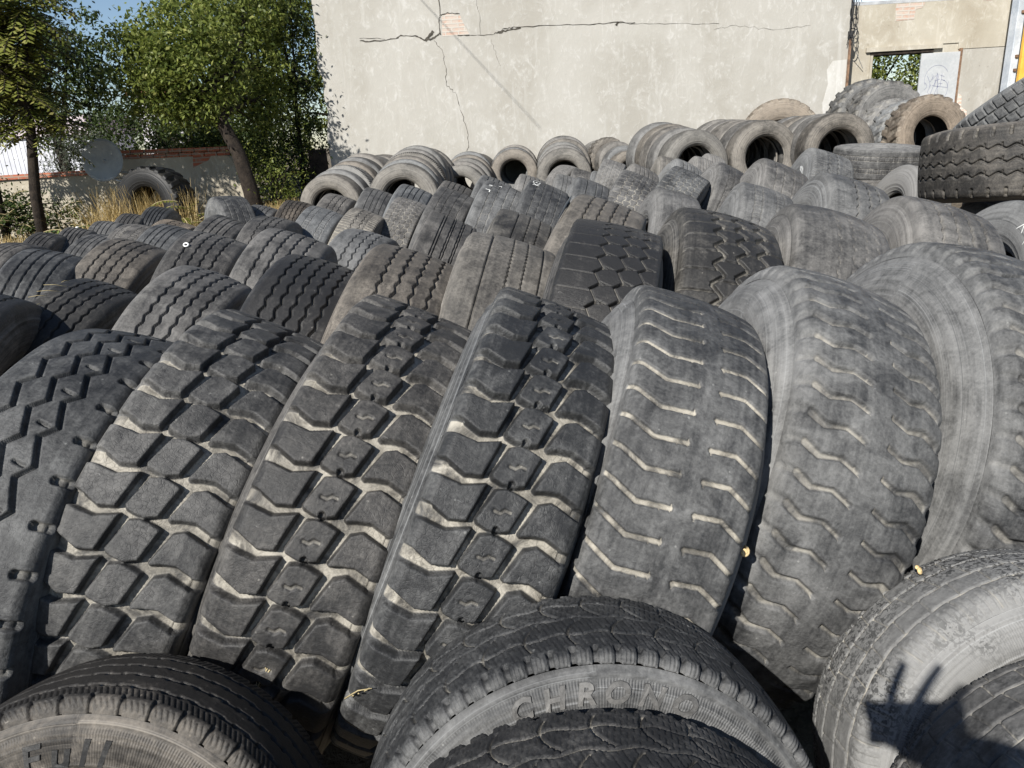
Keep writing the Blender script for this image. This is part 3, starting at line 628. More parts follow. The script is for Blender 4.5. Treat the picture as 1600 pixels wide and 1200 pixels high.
def P_tractor(S, Y, P, W, rp):
    sh = np.abs(S)/(W/2); sg = np.where(S > 0, .5, 0)
    lat = np.abs(((Y/P+sg+.42*np.clip(sh,0,1.1)) % 1)-.5)*P
    lug = gcut(lat, P*.25, .014)
    cut = (1-lug)*(.25+.75*sstep(sh, .10, .30))
    over = sstep(np.clip((np.abs(S)-W/2)/.05, 0, 1), .5, 1)
    return .030*cut*(1-over), cut
def P_weave(S, Y, P, W, rp):
    c = np.zeros(S.shape); us = (-.55,-.02,.50); ed = (-1.3,)+us+(1.3,)
    for i, u in enumerate(us): c = np.maximum(c, gcut(np.abs(S-u*W/2), .0055, rp))
    for i in range(4):
        lat = np.abs(((Y/P+.5*(i % 2)+.35*(S/W)) % 1)-.5)*P
        c = np.maximum(c, np.where((S > ed[i]*W/2) & (S < ed[i+1]*W/2), gcut(lat, .0075, rp), 0))
    over = sstep(np.clip((np.abs(S)-W/2)/.04, 0, 1), .2, 1)
    return .016*c*(1-over), c*.6
def P_zigflat(S, Y, P, W, rp):
    c = np.zeros(S.shape); k = c.copy()
    for i, u in enumerate((-.40, .02, .44)):
        c = np.maximum(c, zigcut(S, Y, u*W/2, P, .0085, .0048, rp, .08*i, 1.25))
        f = np.abs(((Y/P+.25+.08*i) % 1)-.5)*P
        k = np.maximum(k, gcut(np.hypot(f, np.maximum(0, np.abs(S-u*W/2-.012)-.006)), .003, rp))
    nt = gcut(np.hypot(np.abs((Y/P % 1)-.5)*P, np.maximum(0, np.abs(np.abs(S)-W*.49)-.020)), .0085, rp)
    q = np.maximum(c, k)
    return np.maximum(.013*q, .013*nt), np.maximum(q*.2, nt)
def P_smooth(S, Y, P, W, rp):
    c = np.zeros(S.shape)
    for i, u in enumerate((-.5, 0., .5)): c = np.maximum(c, zigcut(S, Y, u*W/2, P, .002, .0025, rp, .3*i, 1))
    return .004*c, c

def tyre_meshes(key, pat, R, W, N, rows, ds, rs, crown, rb, bulge, ext=None):
    """tread, two sidewalls and the inner liner of one kind of tyre; axis = X, top = +Z, the camera side = -Y"""
    ext = ext or .046*W/.26
    # profile across the tread: flat crown, rounded shoulder, start of the sidewall
    half = W/2; n_in = int(round((W)/ds)); n_ex = max(6, int(ext/ds))
    S = np.concatenate([np.linspace(-half-ext, -half, n_ex, endpoint=False), np.linspace(-half, half, n_in), np.linspace(half, half+ext, n_ex+1)[1:]])
    u = np.abs(S)/half; sg = np.sign(S)
    x = np.zeros_like(S); r = np.zeros_like(S); nx = np.zeros_like(S); nr = np.ones_like(S)
    s_arc0 = half-rs*.5; La = rs*math.pi/2*.92
    for i, s in enumerate(np.abs(S)):
        if s <= s_arc0: xx = s; rr = R-crown*(s/half)**2; a = 0.
        else:
            a = min((s-s_arc0)/rs, 1.45); xx = s_arc0+rs*math.sin(a); rr = R-crown*(s_arc0/half)**2-rs*(1-math.cos(a))
            rest = s-s_arc0-1.45*rs
            if rest > 0: rr -= rest*.99; xx += rest*.14
        x[i] = xx; r[i] = rr; nx[i] = math.sin(a); nr[i] = math.cos(a)
    x *= sg; nx *= sg
    C = 2*math.pi*R; P = C/N; M_ = N*rows
    Yt = (np.arange(rows)/rows)*P
    SS, YY = np.meshgrid(S, Yt)
    rp = ds*(.95 if key in ('lug','lugmark') else 1.25)
    dep, gro = pat(SS, YY, P, W, rp)
    dep = np.tile(dep, (N, 1)); gro = np.tile(gro, (N, 1))
    rg = np.random.RandomState(sum(map(ord, key)))
    # wear: every block row and every stretch of the tyre worn a little differently
    phi = np.arange(M_)/M_*2*math.pi
    low = sum(rg.uniform(-1,1)*np.cos(k*phi+rg.uniform(0,6.3)) for k in range(1,6))[:,None]*.0006
    low = low+sum(rg.uniform(-1,1)*np.cos(k*phi[:,None]+rg.uniform(0,6.3)+rg.uniform(-20,20)*SS[0][None,:]) for k in (3,7,12,19,29))*.0003
    dep = dep*(1+rg.uniform(-.10,.10,(N,1)).repeat(rows,0))+low
    # local frame: y_pat grows toward the viewer and down: phi = -y/R
    th = -phi
    X = np.broadcast_to(x[None,:], dep.shape)-nx[None,:]*dep
    RR = r[None,:]-nr[None,:]*dep
    V = np.stack([X, RR*np.sin(th)[:,None], RR*np.cos(th)[:,None]], -1).reshape(-1,3)
    n = len(S); I = np.arange(M_)[:,None]; J = np.arange(n-1)[None,:]
    a = I*n+J; b = ((I+1)%M_)*n+J
    Q = np.stack([a, b, b+1, a+1], -1).reshape(-1,4)
    uv = np.stack([np.broadcast_to((phi*R)[:,None], dep.shape), np.broadcast_to(S[None,:], dep.shape)], -1).reshape(-1,2)
    out = {'tread': mesh_np(key+'_tread', V, Q, M['tread'], True, {'groove': gro.ravel(), 'edge': np.broadcast_to(sstep(np.abs(S)/half, .86, 1+ext/half*.95)[None,:], dep.shape).ravel()}, uv)}
    # sidewall profile
    xe, re = x[-1], r[-1]; xb = half*.90; H = re-rb
    t = np.linspace(0, 1, 44)
    def bez(p0,p1,p2,p3): return (1-t)**3*p0+3*(1-t)**2*t*p1+3*(1-t)*t**2*p2+t**3*p3
    px = bez(xe, xe+bulge*1.25, xe+bulge*.85, xb); pr = bez(re, re-H*.34, re-H*.80, rb+.008)
    tt = t
    ridge = np.zeros_like(t)
    for c0, w0, h0 in ((.08,.02,.0022),(.20,.014,.0018),(.27,.012,.0014),(.60,.018,.0016),(.76,.016,.0030),(.83,.012,.0022),(.93,.03,.0035)):
        ridge += 1.5*h0*np.exp(-((t-c0)/w0)**2)
    px = px+ridge
    # bead roll to the inside
    bx = np.array([xb-.004, xb-.016, xb-.026, xb-.028]); brr = np.array([rb+.001, rb-.001, rb+.004, rb+.014])
    px = np.concatenate([px, bx]); pr = np.concatenate([pr, brr]); K = len(px)
    Mc = 144; ph = np.arange(Mc)/Mc*2*math.pi
    sarc = np.concatenate([[0], np.cumsum(np.hypot(np.diff(px), np.diff(pr)))])
    for side, nm in ((-1,'sidewall_a'),(1,'sidewall_b')):
        wob = 1+0*ph
        PR = np.broadcast_to(pr[None,:], (Mc,K)); PX = np.broadcast_to(px[None,:], (Mc,K))+np.interp(np.linspace(0,1,K),[0,.2,.7,1],[0,.0025,.0025,0])[None,:]*np.sin(2*ph+1.+side)[:,None]
        V = np.stack([side*PX, PR*np.sin(-ph)[:,None], PR*np.cos(-ph)[:,None]], -1).reshape(-1,3)
        I = np.arange(Mc)[:,None]; J = np.arange(K-1)[None,:]; a = I*K+J; b = ((I+1)%Mc)*K+J
        Q = np.stack([a, a+1, b+1, b], -1).reshape(-1,4)
        if side > 0: Q = Q[:, ::-1]
        uv = np.stack([np.broadcast_to((ph*R)[:,None], (Mc,K)), np.broadcast_to(sarc[None,:]+.3+side, (Mc,K))], -1).reshape(-1,2)
        out[nm] = mesh_np(key+'_'+nm, V, Q, M['side'], True, {'groove': np.zeros(len(V))}, uv)
    # inner liner
    ti = np.linspace(0, 1, 25); ang = (ti-.5)*math.pi
    lx = np.sin(ang)*(half-.012); lr = rb+.012+(R-.034-rb-.012)*np.clip(np.cos(ang),0,1)**.55
    lx = np.concatenate([[-(xb-.028)], lx, [xb-.028]]); lr = np.concatenate([[rb+.014], np.maximum(lr, rb+.014), [rb+.014]])
    K = len(lx); V = np.stack([np.broadcast_to(lx[None,:],(Mc,K)), lr[None,:]*np.sin(ph)[:,None], lr[None,:]*np.cos(ph)[:,None]], -1).reshape(-1,3)
    I = np.arange(Mc)[:,None]; J = np.arange(K-1)[None,:]; a = I*K+J; b = ((I+1)%Mc)*K+J
    out['inner_liner'] = mesh_np(key+'_inner_liner', V, np.stack([a, a+1, b+1, b], -1).reshape(-1,4), M['liner'])
    out['dims'] = (R, W, px, pr)
    return out

# kind: pattern, R, W, pitches, rows per pitch, grid, shoulder radius, crown, bead radius, bulge
SPEC = {
 'lug':    (P_lug, .56, .26, 43, 38, .0021, .026, .005, .265, .034),
 'lugmark':(P_lugmark, .56, .26, 43, 38, .0021, .026, .005, .265, .034),
 'zig':    (P_zig, .55, .25, 40, 34, .0025, .024, .009, .280, .016),
 'slot':   (P_slot, .555, .26, 56, 24, .0025, .024, .010, .262, .060),
 'scallop':(P_scallop, .555, .275, 55, 24, .0025, .038, .014, .290, .056),
 'deep':   (P_scallop, .555, .275, 55, 24, .0025, .038, .014, .200, .056),
 'wave4':  (P_wave4, .53, .26, 68, 16, .0029, .034, .010, .276, .020),
 'wave4b': (P_wave4b, .53, .26, 66, 18, .0027, .038, .011, .276, .022),
 'wave3':  (P_wave3, .53, .26, 62, 18, .0029, .034, .010, .276, .020),
 'wave5':  (P_wave5, .53, .26, 60, 20, .0027, .038, .012, .276, .020),
 'str4':   (P_str4, .50, .24, 70, 6, .0029, .032, .010, .270, .020),
 'str5':   (P_str5, .50, .22, 70, 6, .0029, .032, .010, .270, .020),
 'double': (P_double, .53, .26, 60, 8, .0026, .022, .006, .276, .016),
 'edge':   (P_edge, .54, .27, 150, 8, .0026, .034, .010, .276, .018),
 'edge2':  (P_edge2, .54, .27, 120, 8, .0028, .030, .010, .276, .018),
 'step':   (P_step, .55, .29, 57, 26, .0022, .020, .008, .275, .036),
 'hexzig': (P_hexzig, .55, .28, 44, 30, .0024, .034, .014, .265, .034),
 'worn':   (P_worn, .55, .28, 60, 16, .0030, .040, .016, .275, .028),
 'block':  (P_block, .53, .26, 62, 18, .0030, .024, .008, .276, .018),
 'drive':  (P_drive, .52, .25, 56, 18, .0030, .024, .008, .276, .018),
 'sipe':   (P_sipe, .54, .27, 62, 18, .0030, .030, .010, .276, .020),
 'light':  (P_light, .52, .25, 60, 16, .0032, .030, .010, .276, .020),
 'van1':   (P_van1, .347, .20, 46, 30, .0018, .020, .006, .208, .016, .026),
 'van2':   (P_van2, .366, .20, 34, 40, .0018, .018, .006, .214, .018, .020),
 'van3':   (P_van3, .37, .21, 40, 30, .0020, .030, .007, .222, .018),
 'tractor':(P_tractor, .62, .38, 22, 18, .010, .034, .010, .290, .022),
 'weave':  (P_weave, .56, .30, 46, 20, .0036, .030, .012, .285, .024),
 'zigflat':(P_zigflat, .55, .30, 40, 24, .0030, .034, .010, .280, .022),
 'smooth': (P_smooth, .51, .27, 60, 5, .0070, .045, .012, .285, .022),
}
KIND = {}
TPART = {}; TYRE = {}; LINER_LIT = {'big grey': 1.}  # sunlit look of this tyre's liner, put into its colour through dust
def kind(k):
    if k not in KIND:
        KIND[k] = tyre_meshes(k, *SPEC[k])
    return KIND[k]

def axis_frame(a):
    X = Vector(a).normalized(); up = Vector((0,0,1))
    if abs(X.z) > .9: up = Vector((0,1,0))
    Z = (up-X*up.dot(X)).normalized(); Y = Z.cross(X)
    return X, Y, Z
def place_tyre(name, c, a, R, W, k, label, group, dust, gdust, tint, roll):
    me = kind(k); R0, W0 = me['dims'][:2]
    X, Y, Z = axis_frame(a)
    root = bpy.data.objects.new(name, None); link(root); root.empty_display_size = .2
    m = Matrix((X, Y, Z)).transposed().to_4x4(); m.translation = Vector(c)
    root.matrix_world = m @ Matrix.Rotation(roll, 4, 'X') @ Matrix.Diagonal((W/W0, R/R0, R/R0, 1))
    tag(root, label, 'tyre', group)
    TPART[root.name] = {}
    for part, nm in (('tread','tread'),('sidewall_a','sidewall'),('sidewall_b','sidewall'),('inner_liner','inner_liner')):
        o = obj(nm, me[part], root)
        TPART[root.name][part] = o; o['seed'] = (abs(c[0])*7.31+c[1]*3.17+c[2]*11.7) % 1.0
        o['dust'] = dust+(.17 if nm == 'sidewall' else 0) if nm != 'inner_liner' else LINER_LIT.get(label[:8], 0.); o['gdust'] = gdust; o['tint'] = tint
    return root
G1, G2, G3, G4, G5, G6 = ('truck tyres of the front row', 'truck tyres of the second row', 'truck tyres of the third row',
    'leaning tyres in the middle of the yard', 'small leaning tyres at the back of the pile', 'van tyres lying against the front row')
BLUE=(.98,1.0,1.025); NEU=(1,1,1); WARM=(1.06,1.0,.92); BRN=(1.18,1.0,.82)
# id: kind, dust, groove dirt, tint, group, label
META = {
 'F1':('zig',.34,.30,NEU,G1,'dark truck tyre with zigzag ribs and shoulder notches, left end of the front row'),
 'F2':('lug',.33,.9,NEU,G1,'block tread truck tyre with plain unmarked blocks, right of the zigzag ribbed front tyre'),
 'F3':('lugmark',.32,.9,NEU,G1,'block tread tyre with small S marks, left one of the marked pair'),
 'F4':('lugmark',.32,.95,NEU,G1,'block tread tyre with small S marks and a pale edge, right of the marked pair'),
 'F5':('slot',.36,1.0,BLUE,G1,'worn grey truck tyre with thin dusty bent slots, right beside the marked block tyres'),
 'F6':('scallop',.42,.60,BLUE,G1,'worn wide grey tyre with scalloped shoulder slots, right of the thin slotted tyre'),
 'F7':('deep',.42,.40,BLUE,G1,'big grey tyre showing its smooth dished sidewall, right end of the front row'),
 'S0':('wave4b',.36,.1,NEU,G2,'dark ribbed tyre cut by the left picture edge above the zigzag front tyre'),
 'S1':('wave4b',.40,.15,WARM,G2,'dark tyre with cracked wavy ribs and bits of straw on its left shoulder'),
 'S2':('wave4b',.52,.1,BLUE,G2,'grey tyre with bare left shoulder and wavy ribs behind the plain block front tyre'),
 'S3':('wave5',.38,.35,NEU,G2,'dark tyre with five stepped wavy grooves, left of the pale edged dusty tyre'),
 'S4':('wave4b',.47,.25,WARM,G2,'dusty tyre with four wavy grooves and a long pale sidewall strip'),
 'S5':('edge',.52,.1,WARM,G2,'mottled grey tyre with straight outer and wavy inner grooves behind the right marked tyre'),
 'S6':('step',.32,.3,NEU,G2,'dark grey tyre with three stepped zigzag grooves above the thin slotted front tyre'),
 'S7':('hexzig',.38,.4,WARM,G2,'brownish tyre with chunky polygon blocks and earth filled grooves'),
 'S8':('worn',.47,.3,NEU,G2,'bald brownish tyre with a few short slits, right of the polygon block tyre'),
 'S9':('wave4',.58,.1,NEU,G2,'grey tyre with four thin wavy grooves and scratched sidewall near the right edge'),
 'S10':('smooth',.66,.1,NEU,G2,'grey tyre with white scratched cross on its sidewall at the right picture edge'),
 'T0':('str4',.48,.1,NEU,G3,'grey tyre with straight grooves behind the cracked ribbed tyre at the left'),
 'T1':('wave4',.44,.1,WARM,G3,'brown-grey tyre with four fine wavy grooves left of the tyre with a white ring'),
 'T2':('wave4',.46,.1,NEU,G3,'grey tyre with bold grooves and a small white ring on its tread'),
 'T3':('wave4',.48,.1,BLUE,G3,'bluish grey tyre with four wavy grooves right of the tyre with a white ring'),
 'T4':('wave3',.54,.1,BLUE,G3,'light grey tyre with three sharp zigzag grooves, in front of the cobbled block tyre'),
 'T5':('double',.52,.1,NEU,G3,'square shouldered grey tyre with paired straight grooves'),
 'T6':('edge2',.48,.1,WARM,G3,'smooth dark tyre with four narrow grooves behind the mottled grey tyre'),
 'T7':('wave4',.52,.1,WARM,G3,'tyre with a shiny white scuffed shoulder behind the stepped zigzag tyre'),
 'T8':('smooth',.54,.1,BLUE,G3,'tyre with a bluish bare shoulder between the scuffed tyre and the polygon block tyre'),
 'T9':('light',.52,.2,NEU,G3,'dusty tyre with ridged sidewall and speckled ribs directly behind the polygon block tyre'),
 'T10':('wave3',.48,.1,NEU,G3,'brown-grey tyre with strongly ringed sidewall behind the bald brownish tyre'),
 'T11':('light',.66,.1,NEU,G4,'pale grey tyre seen mostly by its sidewall, below the flat lying grey stack'),
 'X0':('str4',.44,.1,NEU,G4,'low grey tyre half hidden behind the brown-grey tyre with fine wavy grooves'),
 'X1':('light',.54,.3,NEU,G4,'flat looking pale tyre with worn grooves left of the tyre with three clean grooves'),
 'X2':('str4',.52,.1,BLUE,G4,'bluish grey tyre with three clean grooves behind the tyre with a white ring'),
 'X3':('drive',.50,.6,BRN,G4,'small brownish tyre with worn lugs just below the big black loader tyre'),
 'X4':('str4',.46,.1,NEU,G4,'dark tyre with fine and bold straight grooves in front of the oppositely tilted tyre'),
 'X5':('sipe',.40,.1,NEU,G4,'smooth worn tyre tilted the opposite way, beside the yellow weeds'),
 'X6':('wave3',.46,.1,BLUE,G4,'bluish tyre with one zigzag groove showing, right of the oppositely tilted tyre'),
 'X7':('wave3',.44,.1,NEU,G4,'dark tyre with two coarse zigzag grooves left of the bluish zigzag tyre'),
 'X8':('wave5',.42,.1,BRN,G4,'brown ribbed tyre in front of the first hollow-ended row'),
 'X9':('light',.60,.3,BLUE,G4,'tyre with a whitish speckled tread and ladder like side slots'),
 'X10':('wave3',.54,.1,NEU,G4,'pale ribbed tyre covering the mouth of the first hollow-ended row'),
 'X11':('edge2',.46,.1,BLUE,G4,'dark blue-grey tyre with four grooves below the second hollow-ended row'),
 'X12':('drive',.56,.9,WARM,G4,'yellowish dusty lug tyre between the speckled tyre and the cobbled block tyre'),
 'X13':('block',.54,.8,NEU,G4,'tyre covered in small cobble like blocks with dusty gaps'),
 'X14':('str4',.46,.1,BLUE,G4,'dark ribbed tyre peeping over the cobbled block tyre'),
 'X15':('sipe',.46,.2,BLUE,G4,'grey tyre with fine siped ribs behind the tyre with paired straight grooves'),
 'X16':('str4',.48,.1,NEU,G4,'tyre peeping over the fine siped tyre, below the third hollow-ended row'),
 'X17':('sipe',.46,.4,BLUE,G4,'blue-grey tyre with stepped sipes and a few white marks, left of the chalk lettered tyre'),
 'X18':('wave4',.50,.1,NEU,G4,'tyre peeping out behind the blue-grey tyre with stepped sipes'),
 'X19':('sipe',.44,.2,BLUE,G4,'blue-grey tyre with chalk letters on its left rib'),
 'X20':('str4',.54,.1,NEU,G4,'narrow tyre edge between the chalk lettered tyre and the fourth hollow-ended row'),
 'X21':('edge',.46,.1,BLUE,G4,'smooth bluish tyre with paired fine grooves right of the chalk lettered tyre'),
 'X22':('block',.50,.9,BLUE,G4,'tyre with a regular pattern of small white edged blocks'),
 'X23':('block',.44,.5,NEU,G4,'dark tyre with cracked looking small blocks right of the white edged block tyre'),
 'X24':('light',.54,.1,BLUE,G4,'grey tyre with broad bare shoulder below the mouth of the first truck tyre tunnel'),
 'X25':('sipe',.52,.2,BLUE,G4,'tyre with dark blue shoulder and fine grooves below the second truck tyre tunnel'),
 'X26':('drive',.50,.1,BLUE,G4,'tyre with a pale dusty rim and dark shoulder lugs below the third truck tyre tunnel'),
 'Y1':('edge2',.62,.1,NEU,G5,'small pale tyre with two grooves left of the smooth bluish tyre'),
 'Y2':('block',.50,.3,NEU,G5,'tiny block tread tyre in front of the fifth hollow-ended row'),
 'Y3':('smooth',.66,.1,NEU,G5,'tyre showing a pale rounded sidewall in front of the fifth hollow-ended row'),
 'Y4':('wave4',.50,.1,BLUE,G5,'smooth bluish shoulder of a tyre left of the white edged block tyre'),
 'Y5':('block',.58,.3,NEU,G5,'pale studded tyre in front of the knobbly tyre row'),
 'Y6':('str4',.52,.1,NEU,G5,'half hidden dark tyre with grooves behind the white edged block tyre'),
 'Y7':('light',.62,.1,WARM,G5,'pale round shouldered tyre behind the dark cracked block tyre'),
 'Y8':('str5',.58,.1,NEU,G5,'grey ribbed tyre right behind the dark cracked block tyre'),
 'Y9':('str5',.66,.1,NEU,G5,'left one of two small whitish tyres in front of the first truck tyre tunnel'),
 'Y10':('str5',.68,.1,NEU,G5,'right one of two small whitish tyres in front of the first truck tyre tunnel'),
 'U0':('str4',.40,.1,NEU,G4,'lowest dark tyre at the left picture edge beside the dry grass'),
 'U1':('str4',.44,.1,NEU,G4,'dark tyre with three grooves, second from the left along the dry grass'),
 'U2':('str5',.42,.1,BLUE,G4,'dark tyre with five even grooves and a white dot along the dry grass'),
 'U3':('str4',.48,.1,NEU,G4,'narrow grey tyre right of the five grooved tyre along the dry grass'),
 'U4':('str4',.46,.1,NEU,G4,'grooved grey tyre, next to last before the black loader tyre'),
 'U5':('str5',.42,.1,BLUE,G4,'dark tyre with clean even grooves right below the black loader tyre'),
 'V1':('van1',.22,.85,WARM,G6,'dark van tyre with raised sidewall letters leaning at the bottom left corner'),
 'V2':('van2',.32,.45,BLUE,G6,'van tyre with big outlined letters on its grey sidewall, bottom centre'),
 'V3':('van2',.34,.55,BLUE,G6,'dark siped tyre leaning in front of the big lettered sidewall'),
 'V4':('van3',.62,.95,NEU,G6,'dusty pale car tyre at the bottom right crossed by the shadow of a hand'),
 'V5':('van3',.54,.8,BLUE,G6,'car tyre in the bottom right corner nested in the dusty pale tyre'),
 'B1':('tractor',.48,.3,BRN,None,'brown loader tyre with open hole in front of the grey doorway door'),
 'B5':('tractor',.56,.3,BLUE,None,'grey loader tyre wedged right behind the brown loader tyre'),
 'B6':('tractor',.56,.3,NEU,None,'dark loader tyre hidden behind the grey wedged one at the doorway'),  # unseen, added to block the bright wall behind the open hole
 'B2':('tractor',.46,.3,NEU,None,'large grey-brown loader tyre with open hole standing below the doorway'),
 'B3':('tractor',.46,.3,NEU,None,'large loader tyre standing behind the grey-brown one below the doorway'),
 'B4':('tractor',.60,.3,BRN,None,'knobbly loader tyre top showing behind the truck tyre tunnels at the plaster wall'),
 'K1':('tractor',-.28,.1,(.42,.42,.42),None,'black loader tyre with deep lugs standing in weeds by the low brick topped wall'),  # black rubber, dust and tint lowered further to stand in for tree shade
 'Z3':('weave',.50,.2,BLUE,None,'bluish tyre with woven looking blocks leaning steeply at the right picture edge'),
 'Z4':('zigflat',.56,.6,BRN,None,'brown tyre leaning steeply just below the bluish woven tread tyre'),
 'Z1':('light',.50,.7,BLUE,'flat tyres stacked under each other','grey tyre lying flat on top of its stack in front of the loader tyres'),
 'Z1b':('light',.60,.3,NEU,'flat tyres stacked under each other','second tyre of the flat lying stack, just under the top one'),
 'Z1c':('light',.56,.3,NEU,'flat tyres stacked under each other','third tyre of the flat lying stack, mostly hidden near the ground'),
 'Z2':('zigflat',.42,.25,WARM,None,'brownish zigzag grooved tyre lying flat over other tyres at the right edge'),
 'Z5':('smooth',.5,.1,NEU,None,'upper smooth tyre of the hidden flat stack under the bluish woven tread tyre'),
 'Z6':('smooth',.5,.1,NEU,None,'middle smooth tyre of the hidden flat stack under the bluish woven tread tyre'),
 'Z7':('smooth',.5,.1,NEU,None,'bottom smooth tyre of the hidden flat stack under the bluish woven tread tyre'),
 'H1':('smooth',.45,.1,NEU,G4,'left of the two smooth tyres hidden under the flat zigzag grooved tyre'),
 'H2':('smooth',.45,.1,NEU,G4,'right of the two smooth tyres hidden under the flat zigzag grooved tyre'),
}
ORD = ['front','second','third','fourth','fifth','sixth','seventh','eighth','ninth','tenth']
ROWN = {'L1':'leftmost','L2':'second','L3':'third','L4':'fourth','L5':'fifth','L6':'knobbly sixth','R1':'first truck tyre','R2':'second truck tyre','R3':'third truck tyre'}
for tid in TAB:
    if tid in META: continue
    rw, i = tid[:2], 'abcdefghij'.index(tid[2])
    small = rw[0] == 'L'
    hollow = ('hollow-ended row' if small else 'tunnel')
    g = 'tyres of the %s %s by the plaster wall' % (ROWN[rw], hollow)
    lab = ('grey front tyre with open hole at the mouth of the %s %s' % (ROWN[rw], hollow)) if i == 0 else \
          ('grey tyre, %s from the front in the %s %s' % (ORD[i], ROWN[rw], hollow))
    kd = 'tractor' if (rw == 'L6' and i == 3) else ('drive' if (rw, i) in (('L2',3),('L1',2),('L6',0)) else 'smooth')
    META[tid] = (kd, .47+.03*((i*7) % 3), .2, (WARM, NEU, (1.03,1,.96))[i % 3], g, lab)
rr = random.Random(5)
ROLL = {'F2':.05,'F3':.10,'F4':.02}
for tid, (x,y,z,ax,ay,az,R,W) in TAB.items():
    k, du, gd, tn, g, lab = META[tid]
    vr = random.Random(sum(map(ord,tid))*13); du += vr.uniform(-.07,.05)-(.075 if tid[0] in 'STXYUZ' else .03); h_ = vr.uniform(-.035,.045); tn = (tn[0]*(1+h_), tn[1], tn[2]*(1-h_))
    if tid == 'V4': du = .70
    if tid in ('F5','F6','F7'): du = META[tid][1]; tn = BLUE
    nm = 'loader_tyre' if k == 'tractor' and tid[0] in 'BK' else ('van_tyre' if tid[0] == 'V' else 'tyre')
    T_ = place_tyre(nm, (x,y,z), (ax,ay,az), R, W, k, lab, g, du, gd, tn, ROLL.get(tid, 0 if tid[0] in 'FV' or tid in ('X17','X19','S10','T7','X26','U2','T2','S1') else rr.uniform(-3,3)))
    TYRE[tid] = T_
    for o in T_.children:
        o['craze'] = .7 if tid in ('F2','F3','F4') else (.3 if tid in ('F1','S6') else 0.)
        o['mott'] = .92 if tid in ('V4','V5') else (.45 if tid in ('X9','S5','S4','X7') else 0.); o['ribs'] = 1. if tid[0] == 'V' else 0.
# ------------------------------------------------------------------ ground
GC = [(t[0], t[1], t[2]-t[6]*math.sqrt(max(0,1-t[5]**2))-t[7]/2*abs(t[5])) for k,t in TAB.items() if k[0] in 'FSTXULRVBK']
GC = [(a,b,min(max(c,-.14),.48)) for a,b,c in GC]+[(-6,13.5,.0),(-9,13,.0),(-9,8,-.12),(-12,20,0),(0,16,.5),(6,15,.5),(10,15,.5),(9,8,.2),(-3,0,0),(3,0,0),(0,-2,0),(-7,10,-.05),(6,4,.05),(-6,4,-.08)]
gp = np.array(GC)
def gz(x, y):
    d2 = (gp[:,0]-x)**2+(gp[:,1]-y)**2+.35
    w = 1/d2**1.6
    return float((w*gp[:,2]).sum()/w.sum())
def grid(x0,x1,nx,y0,y1,ny):
    xs = np.linspace(x0,x1,nx); ys = np.linspace(y0,y1,ny); return xs, ys
xs = np.concatenate([[-400,-150,-60,-30,-18], np.linspace(-13,13,105), [18,30,60,150,400]])
ys = np.concatenate([[-200,-60,-20,-8], np.linspace(-4,20,97), [26,40,80,200,600]])
gv = []
for y in ys:
    for x in xs:
        n = .03*math.sin(x*3.1+y*1.7)+.02*math.sin(x*7.3-y*5.1)
        gv.append((x, y, (gz(x,y)-.03 if -14 < x < 14 and -5 < y < 21 else .0)+n*.5))
nx = len(xs); gf = [(j*nx+i, j*nx+i+1, (j+1)*nx+i+1, (j+1)*nx+i) for j in range(len(ys)-1) for i in range(nx-1)]
tag(from_py('ground', gv, gf, M['soil'], None, True), kind='structure')

# ------------------------------------------------------------------ big plaster wall
WY = 15.0
wb = empty('plaster_building', (1.7, WY, .3))
tag(wb, 'tall blank plastered building wall with a long horizontal crack behind the tyres', 'building')
def local(o, root): o.location = Vector(o.location)-root.location; return o
def part(mb, name, mat, root, **kw): return local(mb.build(name, mat, root, **kw), root)
rw_ = random.Random(3)
edge = [(-3.25,-.3)]
z = -.3
while z < 6.8:
    z += rw_.uniform(.12,.35); edge.append((-3.23+rw_.uniform(-.03,.03)+(.05 if 2.0 < z < 2.7 else 0), z))
pts = [(6.60,-.3),(6.64,2.2),(6.58,6.8)]+[(x,zz) for x,zz in reversed(edge) if zz < 6.8]
part(MB().prism(pts[::-1], WY, WY+.45), 'wall', M['wall_plaster'], wb)
part(MB().box(-3.2, 6.55, WY+.45, WY+9, -.3, 6.7), 'house_block', M['ruin_plaster'], wb)
def ribbon(mb, pts, w, y, y1):
    """a flat broken strip following pts on a wall, widths w"""
    n = len(pts); up = []; dn = []
    for i,(x,zz) in enumerate(pts):
        a = pts[max(i-1,0)]; b = pts[min(i+1,n-1)]; dx, dz = b[0]-a[0], b[1]-a[1]; l = math.hypot(dx,dz) or 1
        ww = (w[i] if hasattr(w,'__len__') else w)*.5
        up.append((x-dz/l*ww, zz+dx/l*ww)); dn.append((x+dz/l*ww, zz-dx/l*ww))
    v = [(x,y,zz) for x,zz in up+dn]; f = [(i, n+i, n+i+1, i+1) for i in range(n-1)]
    mb.add(v, f)
def jag(p0, p1, n, amp, seed):
    q = random.Random(seed); o = []
    for i in range(n+1):
        t = i/n; a = 0 if i in (0,n) else amp
        dx, dz = p1[0]-p0[0], p1[1]-p0[1]; l = math.hypot(dx,dz); k = q.uniform(-a,a)
        o.append((p0[0]+dx*t-dz/l*k, p0[1]+dz*t+dx/l*k))
    return o
ck = MB(); yk = WY-.004
def cr(ps, w, seed, n=10, amp=.02, vary=.6):
    allp = []
    for i,(a,b) in enumerate(zip(ps[:-1],ps[1:])): s_ = jag(a,b,n,amp,seed+i); allp += s_ if not allp else s_[1:]
    ck = MB(); q = random.Random(seed+99); ribbon(ck, allp, [w*.6*(1-vary+2*vary*q.random()) for _ in allp], yk-.0003*(seed % 9), 0)
    part(ck, 'crack', M['crack_dark'], wb)
